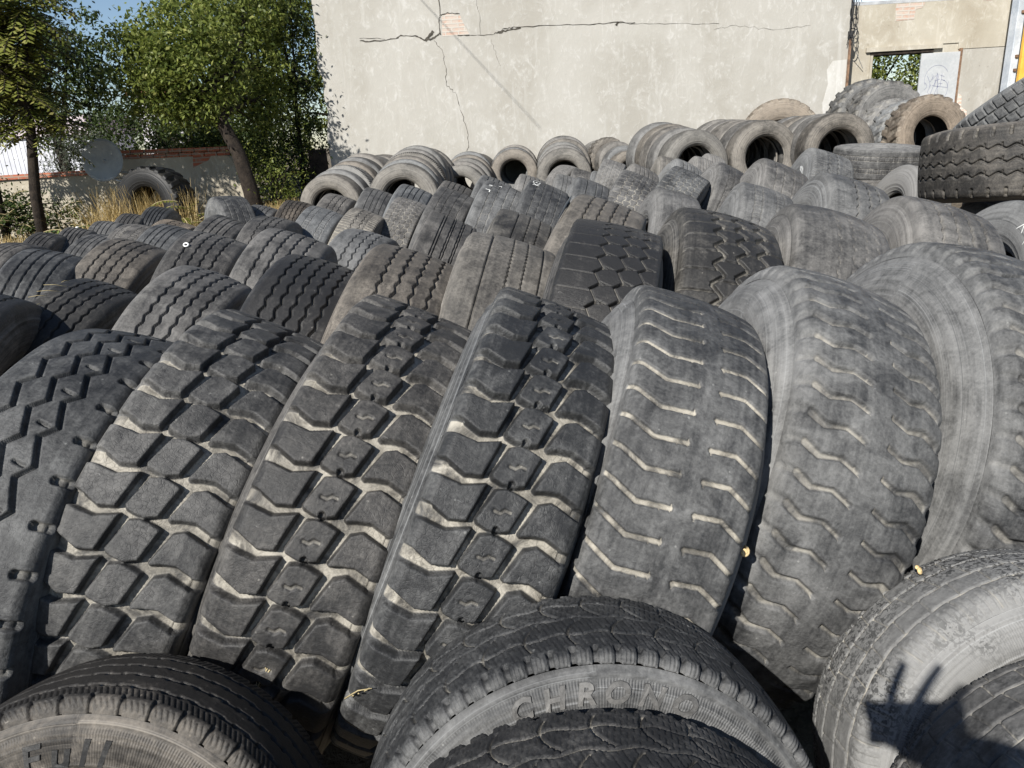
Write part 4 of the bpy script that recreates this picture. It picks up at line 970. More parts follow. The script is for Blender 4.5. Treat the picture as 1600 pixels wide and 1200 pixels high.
cr([(-2.42,3.27),(-2.25,3.245),(-1.75,3.27),(-1.66,3.32),(-1.40,3.30),(-1.24,3.215),(-1.08,3.23),(-.93,3.33)], .030, 1, 5, .010)
cr([(-2.42,3.31),(-2.10,3.30),(-1.95,3.265)], .010, 2, 4, .006)
cr([(-1.22,3.20),(-1.12,3.30),(-1.06,3.36)], .085, 3, 3, .012, .4)
cr([(-1.14,3.22),(-1.02,3.265),(-.93,3.31)], .045, 4, 4, .008)
cr([(-.93,3.29),(-.935,3.55),(-.91,3.62),(-.915,4.4)], .022, 5, 6, .010)
cr([(-.90,3.61),(-.78,3.65),(-.55,3.62)], .024, 6, 5, .010)
cr([(-.62,3.265),(-.40,3.255)], .020, 7, 4, .005)
cr([(-.40,3.255),(-.20,3.245),(.05,3.24)], .012, 77, 4, .005)
cr([(.05,3.25),(.25,3.33),(.45,3.345),(1.2,3.335),(1.9,3.315),(2.25,3.33),(2.65,3.30)], .018, 8, 7, .012)
cr([(.12,3.27),(.30,3.30),(.55,3.325)], .055, 9, 5, .012, .5)
cr([(2.25,3.33),(2.6,3.28),(3.4,3.245),(4.2,3.20)], .007, 10, 8, .012)
cr([(2.30,3.27),(2.34,3.33)], .055, 11, 2, .005)
cr([(-1.06,3.20),(-.93,3.05),(-.88,2.75),(-.90,2.45),(-.72,2.25),(-.66,1.95),(-.56,1.55),(-.56,1.32),(-.63,1.18)], .011, 12, 7, .018)
cr([(-.20,3.26),(-.19,3.6),(-.24,3.75),(-.25,4.4)], .006, 13, 6, .008)
cr([(4.1,3.10),(4.5,3.16),(5.2,3.04),(5.9,3.08)], .005, 14, 8, .02)
cr([(.0,3.16),(.06,2.9),(.14,2.7)], .006, 15, 5, .02)
cr([(5.9,1.45),(6.05,1.55),(6.12,1.40),(6.0,1.30),(5.9,1.2)], .012, 16, 4, .015)
bp = MB().prism([(-.90,3.26),(-.88,3.60),(-.78,3.635),(-.55,3.60),(-.48,3.42),(-.40,3.27),(-.62,3.265)][::-1], WY-.003, WY+.02)
part(bp, 'bare_brick', M['brick_patch'], wb)

# cable hung in front of the wall (its thin shadow crosses the plaster)
SUN_AZ, SUN_EL = 31.0, 38.5            # the light travels toward this azimuth, falling at this angle
ldir = Vector((math.sin(R_(SUN_AZ))*math.cos(R_(SUN_EL)), math.cos(R_(SUN_AZ))*math.cos(R_(SUN_EL)), -math.sin(R_(SUN_EL))))
# ------------------------------------------------------------------ ruined part with doorway
RY = 15.3
ru = empty('ruined_wall', (8.0, RY, .4)); tag(ru, 'ruined plastered wall with an open doorway and bare brick patches at the right', 'ruin')
part(MB().box(6.60, 7.22, RY, RY+.35, -.2, 3.40), 'pier', M['ruin_plaster'], ru)
part(MB().box(7.22, 8.88, RY, RY+.35, 2.66, 3.40), 'upper_wall', M['ruin_plaster'], ru)
part(MB().prism([(8.88,2.55),(8.88,3.40),(9.0,3.46),(9.2,3.60),(10.6,3.60),(10.6,2.55)][::-1], RY, RY+.35), 'upper_wall', M['ruin_plaster'], ru)
part(MB().prism([(8.98,-.2),(8.95,1.3),(8.97,1.9),(8.93,2.55),(10.6,2.55),(10.6,-.2)][::-1], RY+.012, RY+.34), 'pier', M['wall_plaster'], ru)
part(MB().prism([(8.98,.4),(8.965,1.35),(9.0,1.75),(9.06,1.70),(9.08,1.5),(9.2,1.42),(9.22,1.2),(9.12,1.1),(9.2,.8),(9.1,.4)][::-1], RY+.004, RY+.02), 'bare_brick', M['brick_pier'], ru)
part(MB().prism([(6.28,1.2),(6.22,1.7),(6.30,2.05),(6.26,2.3),(6.36,2.45),(6.62,2.46),(6.635,1.2)][::-1], WY-.0022, WY+.01), 'fresh_plaster', M['fresh_plaster'], wb)  # paler strip set on the right edge of the wall
part(MB().box(8.40, 8.95, RY+.02, RY+.33, 2.45, 2.66), 'upper_wall', M['ruin_plaster'], ru)
part(MB().box(7.10, 8.55, RY-.05, RY+.30, 2.58, 2.66), 'lintel', M['ruin_plaster'], ru)
part(MB().box(7.20, 8.40, RY-.02, RY+.33, 2.52, 2.575), 'lintel_beam', M['bark'], ru)
part(MB().prism([(7.62,3.10),(7.60,3.39),(8.15,3.39),(8.10,3.30),(7.98,3.28),(7.97,3.11)][::-1], RY-.005, RY+.01), 'bare_brick', M['brick_patch'], ru)
part(MB().prism([(9.25,3.36),(9.27,3.52),(9.42,3.52),(9.40,3.35)][::-1], RY-.005, RY+.01), 'bare_brick', M['brick_patch'], ru)
part(MB().box(7.20, 7.245, RY-.03, RY+.33, .2, 2.52), 'door_frame', M['ruin_plaster'], ru)
part(MB().box(8.90, 8.945, RY-.05, RY+.06, .2, 2.56), 'door_frame', M['rusty_iron'], ru)
dl = part(MB().box(8.16, 8.90, RY-.06, RY-.02, .3, 2.50), 'door', M['door_paint'], ru, bevel=.006)
# ink scrawl on the door: loops and an unreadable tag
gx, gz0, gy = 8.50, 2.0, RY-.063
def stroke(mb, pts, w=.010): ribbon(mb, pts, w*.6, gy, 0)
gm = MB()
stroke(gm, [(gx+.23*math.cos(t)-.01, gz0+.04+.24*math.sin(t)) for t in np.linspace(.5,3.6,26)], .007)
stroke(gm, [(gx-.23+.05*math.sin(t), gz0-.02-.13*t/3) for t in np.linspace(0,3,10)], .008)
stroke(gm, [(gx+.13+.10*math.cos(t), gz0-.16+.16*math.sin(t)) for t in np.linspace(-3.6,1.6,26)], .008)
for ps in ([(-.19,.10),(-.13,-.02),(-.12,-.10)],[(-.06,.10),(-.12,-.01)],[(-.10,-.06),(-.16,-.20),(-.10,-.24),(-.02,.0)],
           [(-.03,-.10),(.0,.14)],[(.0,.14),(.03,-.12)],[(-.04,.0),(.06,.03)],[(.03,.12),(.02,-.04),(.12,-.06)],[(.06,.10),(.14,.07)],[(.08,.02),(.16,.0)],
           [(-.08,-.08),(.02,-.10),(.22,-.13),(.23,-.02)],[(.04,-.06),(-.02,-.24)],[(.09,.13),(.08,-.10)],[(-.10,.12),(-.09,.02),(-.02,.10)]):
    stroke(gm, [(gx+a, gz0+b) for a,b in ps], .009)
go = gm.build('ink_scrawl', M['ink_blue'], dl); 
# flat glazed roof edge above the ruin
gl = empty('roof_window', (7.85, RY+.1, 3.45)); tag(gl, 'white framed glazed strip on top of the ruined wall', 'window')
part(MB().box(6.72, 8.95, RY+.02, RY+.30, 3.405, 3.465), 'frame', M['steel_grey'], gl)
part(MB().box(6.76, 8.90, RY+.14, RY+.16, 3.465, 4.6), 'pane', M['glass_window'], gl)
for bx_ in (6.74, 7.95, 8.88): part(MB().box(bx_, bx_+.05, RY+.10, RY+.20, 3.465, 4.6), 'mullion', M['steel_grey'], gl)
# gatepost and yellow panel
gp_ = empty('steel_gatepost', (9.45, 14.45, .4)); tag(gp_, 'tall pale grey steel gatepost with rusty bolts beside the yellow panel', 'post')
part(MB().box(9.28, 9.62, 14.3, 14.5, 0, 5.2), 'post', M['gate_paint'], gp_, bevel=.01)
part(MB().box(9.42, 9.47, 14.26, 14.30, 0, 5.2), 'rib', M['gate_paint'], gp_)
for zz in (1.75, 2.05, 2.28, 3.0): part(MB().box(9.34, 9.385, 14.27, 14.30, zz, zz+.045), 'bolt', M['rusty_iron'], gp_)
yp = empty('yellow_panel', (10.2, 13.95, .4)); tag(yp, 'yellow painted steel panel at the top right corner', 'panel')
part(MB().prism([(9.20,1.55),(9.20,6.0),(11.2,6.0),(11.2,1.55)][::-1], 13.9, 13.96), 'sheet', M['yellow_paint'], yp)
part(MB().box(9.36, 9.385, 13.885, 13.90, 1.55, 2.4), 'seam', M['cable_black'], yp)
part(MB().box(9.20, 11.2, 13.9, 13.96, -.2, 1.545), 'lower_sheet', M['gate_paint'], yp)

# cables in the corner between the two walls
cb = empty('corner_cables', (6.66, 14.9, 2.4)); tag(cb, 'tangle of black cables hanging down the corner left of the doorway', 'cable')
rc = random.Random(12)
for i in range(4):
    x0 = 6.60+.028*i; n = rc.randint(9,14); pts = []
    lowz = rc.choice((2.9, 2.95, 2.7, 2.85))
    for j in range(n): pts.append((x0+rc.uniform(-.022,.022), 14.95-rc.uniform(0,.03), 4.6-(4.6-lowz)*j/(n-1)))
    part(MB().tube(pts, .007, 6), 'cable', M['cable_black'], cb, smooth=True)
for k in range(3):
    zc = 3.25-.16*k; part(MB().tube([(6.64+.065*math.sin(t)+.01*k, 14.90, zc+.12*math.cos(t)) for t in np.linspace(0,5.6,14)], .009, 6), 'cable_loop', M['cable_black'], cb, smooth=True)
part(MB().box(6.60, 6.68, 14.93, 14.995, 2.82, 2.94), 'junction_box', M['cable_black'], cb, bevel=.006)
part(MB().box(6.63, 6.665, 14.95, 14.99, 1.95, 2.8), 'conduit', M['rusty_iron'], cb)
part(MB().tube([(6.66,14.92,2.80),(6.85,15.1,2.55),(7.05,15.24,2.30)], .006, 6), 'wire', M['steel_grey'], cb)

# ------------------------------------------------------------------ low walls at the left
lw = empty('low_wall', (-5.7, 13.95, .2)); tag(lw, 'low plastered wall with red brick coping behind the loader tyre', 'wall')
part(MB().prism([(-7.0,-.3),(-7.0,1.46),(-5.9,1.44),(-4.86,1.42),(-4.80,1.40),(-4.62,1.12),(-4.50,.80),(-4.36,-.3)][::-1], 13.9, 14.12), 'wall', M['low_plaster'], lw)
q_ = MB(); rb_ = random.Random(8)
for row in range(2):
    x = -7.0+.06*row
    while x < -4.88-.12*0:
        L_ = .225; zt = 1.46-.02*(x+7)
        q_.box(x, min(x+L_-.012,-4.84), 13.88+rb_.uniform(-.006,.006), 14.13, zt+.078*row, zt+.078*row+.068); x += L_
part(q_, 'coping', M['brick_coping'], lw)
part(MB().prism([(-5.45,1.24),(-5.42,1.44),(-5.1,1.42),(-5.16,1.35),(-5.3,1.30)][::-1], 13.895, 13.91), 'bare_brick', M['brick_coping'], lw)
l2 = empty('boundary_wall', (-9, 14.1, .2)); tag(l2, 'dark low boundary wall under the trees at the left edge', 'wall')
part(MB().box(-16, -7.0, 14.02, 14.22, -.3, 1.22), 'wall', M['low_plaster'], l2)
part(MB().box(-16, -6.98, 13.98, 14.26, 1.22, 1.30), 'coping', M['brick_coping'], l2)
l3 = empty('far_wall', (-3.9, 15.6, .2)); tag(l3, 'pale stub of wall seen through the bush beside the plaster building', 'wall')
part(MB().box(-4.6, -3.45, 15.3, 15.5, -.3, 1.0), 'wall', M['wall_plaster'], l3)
part(MB().box(-4.62, -3.43, 15.28, 15.52, 1.0, 1.06), 'coping', M['brick_coping'], l3)
l4 = empty('brown_gate', (-3.5, 14.9, .3)); tag(l4, 'dark board shutter leaning at the left edge of the plaster building', 'board')
part(MB().box(-3.62, -3.28, 14.88, 14.94, .2, 1.42), 'board', M['bark'], l4)

# satellite dish on the low wall
sd = empty('satellite_dish', (-6.70, 13.25, 1.46)); tag(sd, 'grey satellite dish mounted on the low wall left of the brick coping', 'satellite dish')
dv = []; df = []; nr_, na_ = 10, 48
for i in range(nr_+1):
    rr_ = i/nr_
    for k in range(na_):
        t = 2*math.pi*k/na_; dv.append((.335*rr_*math.cos(t), -.075*(1-rr_*rr_)*-1*1.0, .36*rr_*math.sin(t)))
for i in range(nr_):
    for k in range(na_): df.append((i*na_+k, i*na_+(k+1)%na_, (i+1)*na_+(k+1)%na_, (i+1)*na_+k))
dish = from_py('reflector', dv, df, M['dish_paint'], sd, True); so = dish.modifiers.new('thick','SOLIDIFY'); so.thickness = .012
rim = MB().tube([(.337*math.cos(t), 0, .362*math.sin(t)) for t in np.linspace(0,2*math.pi,49)], .010, 6).build('rim', M['dish_paint'], sd, smooth=True)
for o in (dish, rim): o.rotation_euler = (R_(-20), R_(-30), R_(10))
part(MB().tube([(-6.70,13.30,1.46),(-6.62,13.62,1.25),(-6.55,13.88,1.20)], .022, 8), 'mast', M['steel_grey'], sd, smooth=True)
part(MB().tube([(-6.60,13.24,1.15),(-6.40,13.12,1.10),(-6.28,13.05,1.12)], .014, 8), 'feed_arm', M['steel_grey'], sd, smooth=True)
part(MB().tube([(-6.62,13.33,1.14),(-6.3,13.7,1.16),(-6.05,13.88,1.14)], .010, 6), 'strut', M['steel_grey'], sd, smooth=True)
# faint print on the dish
for j,(tx,sz) in enumerate((('SAT',.085),('TV',.06))):
    pass

# pale building and shed behind the trees
wg = empty('white_shed', (-14, 24, 0)); tag(wg, 'white clad shed with a pinkish roof band behind the trees at the left', 'shed')
sl = MB()
for i in range(46): sl.box(-19+.14*i, -19+.14*i+.125, 24.0, 24.05, 1.0, 2.22)
part(sl, 'cladding', M['white_cladding'], wg)
part(MB().box(-19.2, -12.4, 24.06, 27, -.2, 2.22), 'body', M['white_cladding'], wg)
part(MB().box(-19.4, -12.3, 23.9, 27.2, 2.225, 2.78), 'roof_band', M['pink_roof'], wg)
part(MB().box(-19.2, -12.4, 23.98, 24.04, -.2, .98), 'plinth', M['pink_roof'], wg)
hb = empty('pale_house', (-10.5, 26, 0)); tag(hb, 'pale stucco house corner glimpsed between the trees above the dish', 'house')
part(MB().box(-11.2, -9.9, 25.0, 30, -.2, 3.3), 'wall', M['pale_stucco'], hb)
part(MB().box(-11.4, -9.7, 24.8, 30.2, 3.3, 3.42), 'eaves', M['brick_red'], hb)
part(MB().box(-10.75, -10.1, 24.97, 24.995, 1.2, 2.4), 'window', M['crack_dark'], hb)
# ------------------------------------------------------------------ plants
def rots(rs, n, tilt=1.0):
    """random leaf frames: direction d, side s"""
    d = rs.normal(size=(n,3)); d[:,2] -= .35; d /= np.linalg.norm(d, axis=1)[:,None]
    u = rs.normal(size=(n,3)); u[:,2] += 1.2*tilt
    s = np.cross(d, u); s /= np.linalg.norm(s, axis=1)[:,None]+1e-9
    return d, s
def leaves_mesh(name, P, d, s, L, Wd, tone, mat):
    n = len(P); L = np.broadcast_to(L, (n,))[:,None]; Wd = np.broadcast_to(Wd, (n,))[:,None]
    nn = np.cross(s, d)
    V = np.stack([P, P+d*L*.45+s*Wd*.5+nn*L*.06, P+d*L, P+d*L*.45-s*Wd*.5+nn*L*.06], 1).reshape(-1,3)
    Q = np.arange(n*4).reshape(-1,4)
    return mesh_np(name, V, Q, mat, False, {'tone': np.repeat(tone, 4)})
def crown_pts(rs, blobs, n):
    """points in clumps near the surface of several ellipsoids"""
    out = []; tot = sum(b[3]*b[4]*b[5] for b in blobs)
    for (cx,cy,cz,ax,ay,az) in blobs:
        m = int(n*ax*ay*az/tot); nc = max(6, m//45)
        v = rs.normal(size=(nc,3)); v /= np.linalg.norm(v,axis=1)[:,None]; rad = rs.uniform(.35,1.02,(nc,1))**.6
        cc = np.array([cx,cy,cz])+v*rad*np.array([ax,ay,az])
        k = rs.randint(0,nc,m); sp = rs.uniform(.07,.20,(nc,))
        p = cc[k]+rs.normal(size=(m,3))*sp[k][:,None]*np.array([1,1,.75])
        out.append(p)
    return np.concatenate(out)
def tree(name, label, trunk_pts, trunk_r, blobs, n, L, Wd, mat, seed, group=None, limbs=10, cat='tree'):
    rs = np.random.RandomState(seed); base = Vector(trunk_pts[0])
    root = empty(name, base); tag(root, label, cat, group)
    mb = MB().tube(trunk_pts, trunk_r, 9); top = Vector(trunk_pts[-1]); q = random.Random(seed)
    for i in range(limbs):
        b = q.choice(blobs); e = Vector((b[0]+q.uniform(-.7,.7)*b[3], b[1]+q.uniform(-.7,.7)*b[4], b[2]+q.uniform(-.5,.8)*b[5]))
        k = q.randint(max(1,len(trunk_pts)-2), len(trunk_pts)-1); s0 = Vector(trunk_pts[k]); r0 = trunk_r[k]*.6
        m = s0.lerp(e,.5)+Vector((q.uniform(-.15,.15),q.uniform(-.15,.15),q.uniform(.0,.2)))
        mb.tube([s0, s0.lerp(m,.5)+Vector((0,0,.05)), m, m.lerp(e,.6), e], [r0, r0*.8, r0*.55, r0*.3, r0*.1], 6)
    part(mb, 'trunk', M['bark'], root, smooth=True)
    P = crown_pts(rs, blobs, n); d, s = rots(rs, len(P))
    tone = rs.beta(2,2.4,len(P))
    me = leaves_mesh('crown', P-np.array(base), d, s, L*rs.uniform(.7,1.25,len(P)), Wd*rs.uniform(.7,1.2,len(P)), tone, mat)
    obj('crown', me, root); return root
def frond(rs, base, az, el, length, pairs, ll, lw, droop=.6):
    """compound leaf: returns arrays of leaflet base, dir, side"""
    P=[]; D=[]; S=[]; pts=[]
    p = np.array(base, float); dirv = np.array([math.sin(az)*math.cos(el), math.cos(az)*math.cos(el), math.sin(el)])
    step = length/pairs
    for i in range(pairs+1):
        pts.append(p.copy()); side = np.cross(dirv, [0,0,1]); side /= np.linalg.norm(side)+1e-9
        if i > 0:
            f = math.sin(math.pi*min(1,(i+1.2)/(pairs+2)))**.5
            for sg in (-1,1):
                dd = side*sg+dirv*.45+np.array([0,0,-.25]); dd += rs.normal(size=3)*.10; dd /= np.linalg.norm(dd)
                P.append(p.copy()); D.append(dd*f); S.append(dirv/np.linalg.norm(dirv))
        p = p+dirv*step; dirv = dirv+np.array([0,0,-droop*step/length*1.6]); dirv /= np.linalg.norm(dirv)
    return P, D, S, pts
def frond_plant(name, label, cat, base, n, el, length, pairs, ll, lw, mat, seed, starts=None, group=None, stem=None):
    rs = np.random.RandomState(seed); root = empty(name, base); tag(root, label, cat, group)
    P=[];D=[];S=[]; mb = MB()
    for i in range(n):
        st = np.array(base) if starts is None else np.array(starts[i % len(starts)])+rs.normal(size=3)*.10
        pp, dd, ss, pts = frond(rs, st, rs.uniform(0,6.28), el+rs.uniform(-.35,.35), length*rs.uniform(.7,1.2), pairs, ll, lw)
        P+=pp; D+=dd; S+=ss
        mb.tube([tuple(q) for q in pts], [.006]*(len(pts)-1)+[.002], 4)
    P=np.array(P);D=np.array(D);S=np.array(S); lens=np.linalg.norm(D,axis=1); D/=lens[:,None]+1e-9
    me = leaves_mesh('fronds', P-np.array(base), D, S, ll*lens*rs.uniform(.85,1.15,len(P)), lw*rs.uniform(.85,1.15,len(P)), rs.beta(2,2,len(P)), mat)
    obj('crown' if cat == 'tree' else 'leaves', me, root)
    if stem:
        for pts, r in stem: mb.tube(pts, r, 9)
    part(mb, 'trunk' if cat == 'tree' else 'stem', M['bark'] if cat == 'tree' else M['straw'], root, smooth=True)
    return root

# leaning tree by the low wall
tree('broadleaf_tree', 'dense round green tree with a leaning dark trunk beside the plaster building',
     [(-4.12,12.95,.2),(-4.18,12.92,.82),(-4.28,12.9,1.44),(-4.47,12.9,1.96),(-4.55,12.95,2.5)], [.15,.13,.115,.10,.07],
     [(-4.85,13.0,2.85,.85,.8,.85),(-4.75,13.0,2.25,.6,.5,.35),(-5.0,12.9,2.55,.75,.7,.62),(-4.3,14.5,2.85,.62,.7,.95),(-4.6,14.4,3.75,.95,.8,.7),(-4.95,13.0,3.25,.6,.6,.5),(-4.15,14.9,3.9,.42,.6,.8),(-4.2,14.3,2.1,.5,.4,.45),(-6.05,13.5,2.6,.50,.4,.45),(-5.5,13.1,3.15,.42,.5,.40),(-5.45,13.0,2.9,.6,.6,.6)],
     27000, .085, .046, M['leaf_green'], 21, limbs=14)
tree('climbing_shrub', 'dark leafy shrub climbing beside the left edge of the plaster building',
     [(-3.85,15.1,.2),(-3.83,15.1,1.0),(-3.80,15.15,1.9),(-3.8,15.2,2.8)], [.06,.055,.045,.03],
     [(-3.85,15.2,1.9,.50,.38,.85),(-3.80,15.3,3.0,.50,.40,.95),(-4.15,15.0,1.05,.55,.4,.65),(-3.75,15.4,4.2,.48,.4,.8),(-4.6,15.3,1.5,.6,.4,.8),(-3.36,14.6,2.35,.10,.10,.40),(-3.4,15.2,1.6,.16,.2,.7)],
     11000, .075, .036, M['leaf_dark'], 22, limbs=10, cat='shrub')
tree('thin_bush', 'sparse twiggy bush in dry grass right of the leaning tree trunk',
     [(-3.95,13.3,.1),(-3.9,13.3,.5),(-3.85,13.3,.9)], [.03,.025,.015],
     [(-3.85,13.35,.85,.45,.35,.5),(-4.05,13.3,.55,.25,.3,.3)], 1500, .06, .026, M['leaf_green'], 23, limbs=14, cat='bush')
# trees further back
for j,(x,y,h,blobs,nn,lab,mat) in enumerate((
    (-5.6,19,5.2,[(-5.7,19,3.6,1.3,1,1.1),(-5.1,19,4.7,1.0,1,.9),(-5.9,19,2.4,1.0,.9,.9),(-5.2,18.5,1.3,.9,.6,.7)],11000,'tall grey-green tree rising behind the round leaning tree','leaf_green'),
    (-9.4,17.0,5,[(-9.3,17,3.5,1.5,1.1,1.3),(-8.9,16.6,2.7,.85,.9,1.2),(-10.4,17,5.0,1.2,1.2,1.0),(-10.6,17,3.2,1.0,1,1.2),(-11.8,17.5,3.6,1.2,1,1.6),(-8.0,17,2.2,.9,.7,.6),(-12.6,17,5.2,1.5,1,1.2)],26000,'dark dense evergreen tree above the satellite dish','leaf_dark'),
    (-7.6,19.5,3,[(-7.4,19.5,1.9,1.0,.8,.65),(-6.5,19.2,1.6,.9,.8,.6),(-5.9,19,1.5,.8,.6,.5)],7500,'low bright green bushy tree behind the brick coping','leaf_ail'),
    (-3.5,19.5,5.6,[(-3.9,19.5,4.6,1.0,1,1.1),(-3.5,19,3.4,.8,.9,1.0),(-4.6,19,2.5,.8,.7,1.0)],8000,'pale leaved tree top between the round tree and the building edge','leaf_green'))):
    tree('background_tree', lab, [(x,y,-.1),(x+.05,y,.9),(x-.05,y,1.7),(x,y,h*.55)], [.14,.12,.10,.06], blobs, nn, .105, .058, M[mat], 31+j, 'trees beyond the low wall', 12)
tree('grey_bush', 'small grey leaved bush right of the slim tree trunk by the white shed', [(-8.4,15.0,.2),(-8.35,15,.8),(-8.3,15,1.3)], [.05,.04,.02],
     [(-8.25,15,1.35,.55,.4,.38),(-7.85,15,1.65,.35,.35,.4),(-8.2,15,1.8,.35,.3,.3)], 3600, .05, .022, M['leaf_grey'], 41, limbs=10, cat='bush')
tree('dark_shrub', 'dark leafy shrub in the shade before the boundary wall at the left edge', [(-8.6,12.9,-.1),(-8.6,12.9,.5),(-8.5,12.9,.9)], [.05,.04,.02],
     [(-8.7,12.9,.75,.7,.4,.5),(-7.9,13.0,.6,.5,.35,.45),(-7.3,13.2,.5,.35,.3,.4),(-9.4,12.9,.8,.6,.4,.6)], 5200, .07, .034, M['leaf_dark'], 43, limbs=10, cat='shrub')  # shade by the wall is put into the dark leaf colour
tree('back_shrub', 'dark bush behind the brick topped low wall', [(-6.4,15.3,.2),(-6.4,15.3,.9),(-6.3,15.3,1.4)], [.05,.04,.02],
     [(-6.2,15.3,1.75,.95,.4,.42),(-7.4,15.4,1.9,.55,.4,.5),(-5.2,15.3,1.8,.7,.4,.5),(-6.9,15.8,2.5,.6,.4,.5)], 7000, .075, .04, M['leaf_dark'], 44, limbs=10, cat='bush')
# tree seen through the doorway
tree('doorway_tree', 'green tree seen through the open doorway', [(8.6,19.0,.2),(8.6,19,1.0),(8.7,19,1.8)], [.12,.10,.07],
     [(8.6,19,2.2,1.1,.8,1.0),(9.8,19.2,2.4,1.0,.9,1.1),(9.3,18.8,1.2,1.1,.7,.8),(10.6,19.5,2.0,.8,.8,1.0)], 7500, .11, .06, M['leaf_green'], 42, limbs=10)
# tree of heaven at the left
st = [(-7.5,12.2,2.05),(-7.05,12.3,1.95),(-7.3,12.2,2.35),(-7.1,11.7,2.8),(-7.8,11.9,3.0),(-6.95,12.0,2.5),(-7.3,11.9,2.9),(-6.75,11.9,3.2),(-6.75,11.8,3.4),(-7.0,11.8,3.4),(-7.0,11.8,3.9),(-7.6,11.9,3.3),(-7.2,11.9,4.6),(-7.6,11.7,4.3),(-7.9,11.9,3.8),(-6.6,11.9,3.6),(-6.9,11.7,4.3),(-7.2,11.7,4.2)]
stems = [([(-7.28,12,.0),(-7.22,12,1.0),(-7.05,12,1.9),(-6.97,12,2.4)], [.085,.08,.07,.055])]
for e in st: stems.append(([(-6.99,12,2.25),tuple(np.array((-6.99,12,2.25))*.5+np.array(e)*.5+np.array((0,0,.06))), e], [.034,.022,.010]))
frond_plant('tree_of_heaven', 'slim tree with long feathery compound leaves at the top left', 'tree', (-7.28,12,.0), 430, .15, .74, 9, .155, .046, M['leaf_ail'], 51, st, None, stems)
st2 = [(-8.5,12.6,3.0),(-8.2,12.6,3.6),(-7.6,12.8,2.8),(-8.9,12.6,3.6),(-7.9,12.7,2.5),(-8.6,12.7,2.3),(-7.2,12.9,3.2),(-7.9,13.0,2.9),(-7.6,12.8,3.8),(-7.6,13,3.0),(-8.0,13,3.2)]
stems2 = [([(-8.3,12.7,-.1),(-8.25,12.7,1.0),(-8.2,12.7,2.0)], [.07,.06,.05])]+[([(-8.2,12.7,1.95),tuple(np.array((-8.2,12.7,1.95))*.5+np.array(e)*.5), e], [.03,.02,.008]) for e in st2]
frond_plant('tree_of_heaven', 'shaded feathery leaved tree just behind the slim one at the left edge', 'tree', (-8.3,12.7,-.1), 300, .1, .60, 10, .12, .04, M['leaf_dark'], 52, st2, None, stems2)  # darker copy of the feathery leaves, colour standing in for shade
# saplings and ferny weeds
GW = 'feathery weeds along the low walls'
for j,(x,y,h,n,le,mt,lab) in enumerate((
    (-6.75,11.2,.30,13,.50,'leaf_fern','ferny green weed with broad fronds in the dry grass at the left'),
    (-7.4,10.6,.22,8,.40,'leaf_ail','yellowish ferny weed low in the dry grass near the left edge'),
    (-4.85,11.9,.45,12,.50,'leaf_ail','bright yellow-green feathery weed right of the black loader tyre'),
    (-5.35,12.0,.10,6,.28,'leaf_ail','small bright weed growing inside the hole of the black loader tyre'),
    (-4.55,11.3,.20,7,.30,'leaf_fern','small green weed beside the oppositely tilted tyre'),
    (-8.1,12.8,.75,26,.60,'leaf_dark','tall dark feathery sapling in front of the dark boundary wall'),  # dark saplings here carry the tree's shade in their leaf colour
    (-8.9,12.6,.9,26,.60,'leaf_dark','tall dark feathery sapling at the left picture edge'),
    (-7.5,12.9,.55,16,.50,'leaf_dark','shaded feathery sapling left of the tall straw clump'),
    )):
    zb = gz(x,y)-.02
    starts = [(x+random.uniform(-.12,.12), y+random.uniform(-.1,.1), zb+h*t) for t in (.5,.75,1.)]
    frond_plant('feathery_weed', lab, 'weed', (x,y,zb), n, .45, le, 8, le*.24, le*.075, M[mt], 60+j, starts, GW, [([(x,y,zb),(x+.02,y,zb+h*.5),(x,y,zb+h)], [.012,.010,.005])])
# dry grass: countless blades
rs = np.random.RandomState(77)
def blades(cx, cy, sx, sy, n, h, lean=.62):
    n = int(n*1.5)
    x = rs.normal(cx,sx,n); y = rs.normal(cy,sy,n); z = np.array([gz(a,b) for a,b in zip(x,y)])-.03
    hh = h*rs.uniform(.45,1.15,n); az = rs.uniform(0,6.28,n); ln = hh*lean*rs.uniform(.2,1.6,n)
    w = rs.uniform(.0022,.0050,n); pa = az+1.57
    b = np.stack([x,y,z],1); sd = np.stack([np.cos(pa),np.sin(pa),0*pa],1)*w[:,None]; dv_ = np.stack([np.cos(az),np.sin(az),0*az],1)*ln[:,None]
    m = b+dv_*.35+np.stack([0*x,0*x,hh*.6],1); t = b+dv_+np.stack([0*x,0*x,hh*.95],1)
    V = np.stack([b-sd,b+sd,m+sd*.8,m-sd*.8,t+sd*.35,t-sd*.35],1).reshape(-1,3); k = np.arange(n)[:,None]*6
    Q = np.concatenate([k+np.array([0,1,2,3]), k+np.array([3,2,4,5])],1).reshape(-1,4)
    return V, Q, np.repeat(rs.beta(2,2,n),6)
EXTRA = ((-7.3,9.4,.5,.5,1500,.30),(-6.6,9.2,.4,.4,900,.24),(-8.2,11.0,.6,.6,1300,.34))
VV=[];QQ=[];TT=[];o_=0
for args in ((-6.9,11.2,.75,.8,2400,.34),(-5.95,12.6,.30,.25,1500,.95,.30),(-6.15,12.3,.25,.3,700,.75),(-5.2,11.4,.8,.5,1500,.30),(-4.2,12.2,.55,.5,1300,.36),(-3.6,12.9,.35,.4,700,.4),(-7.8,10.2,.7,.9,1700,.30),(-6.3,10.2,.7,.6,1300,.26),(-5.1,10.2,.5,.6,900,.26),(-8.4,11.8,.7,.5,1200,.4),(-4.95,12.1,.10,.10,120,.85,.2),(-5.6,12.0,.25,.12,260,.35))+EXTRA:
    V,Q,T_ = blades(*args); VV.append(V); QQ.append(Q+o_); TT.append(T_); o_ += len(V)
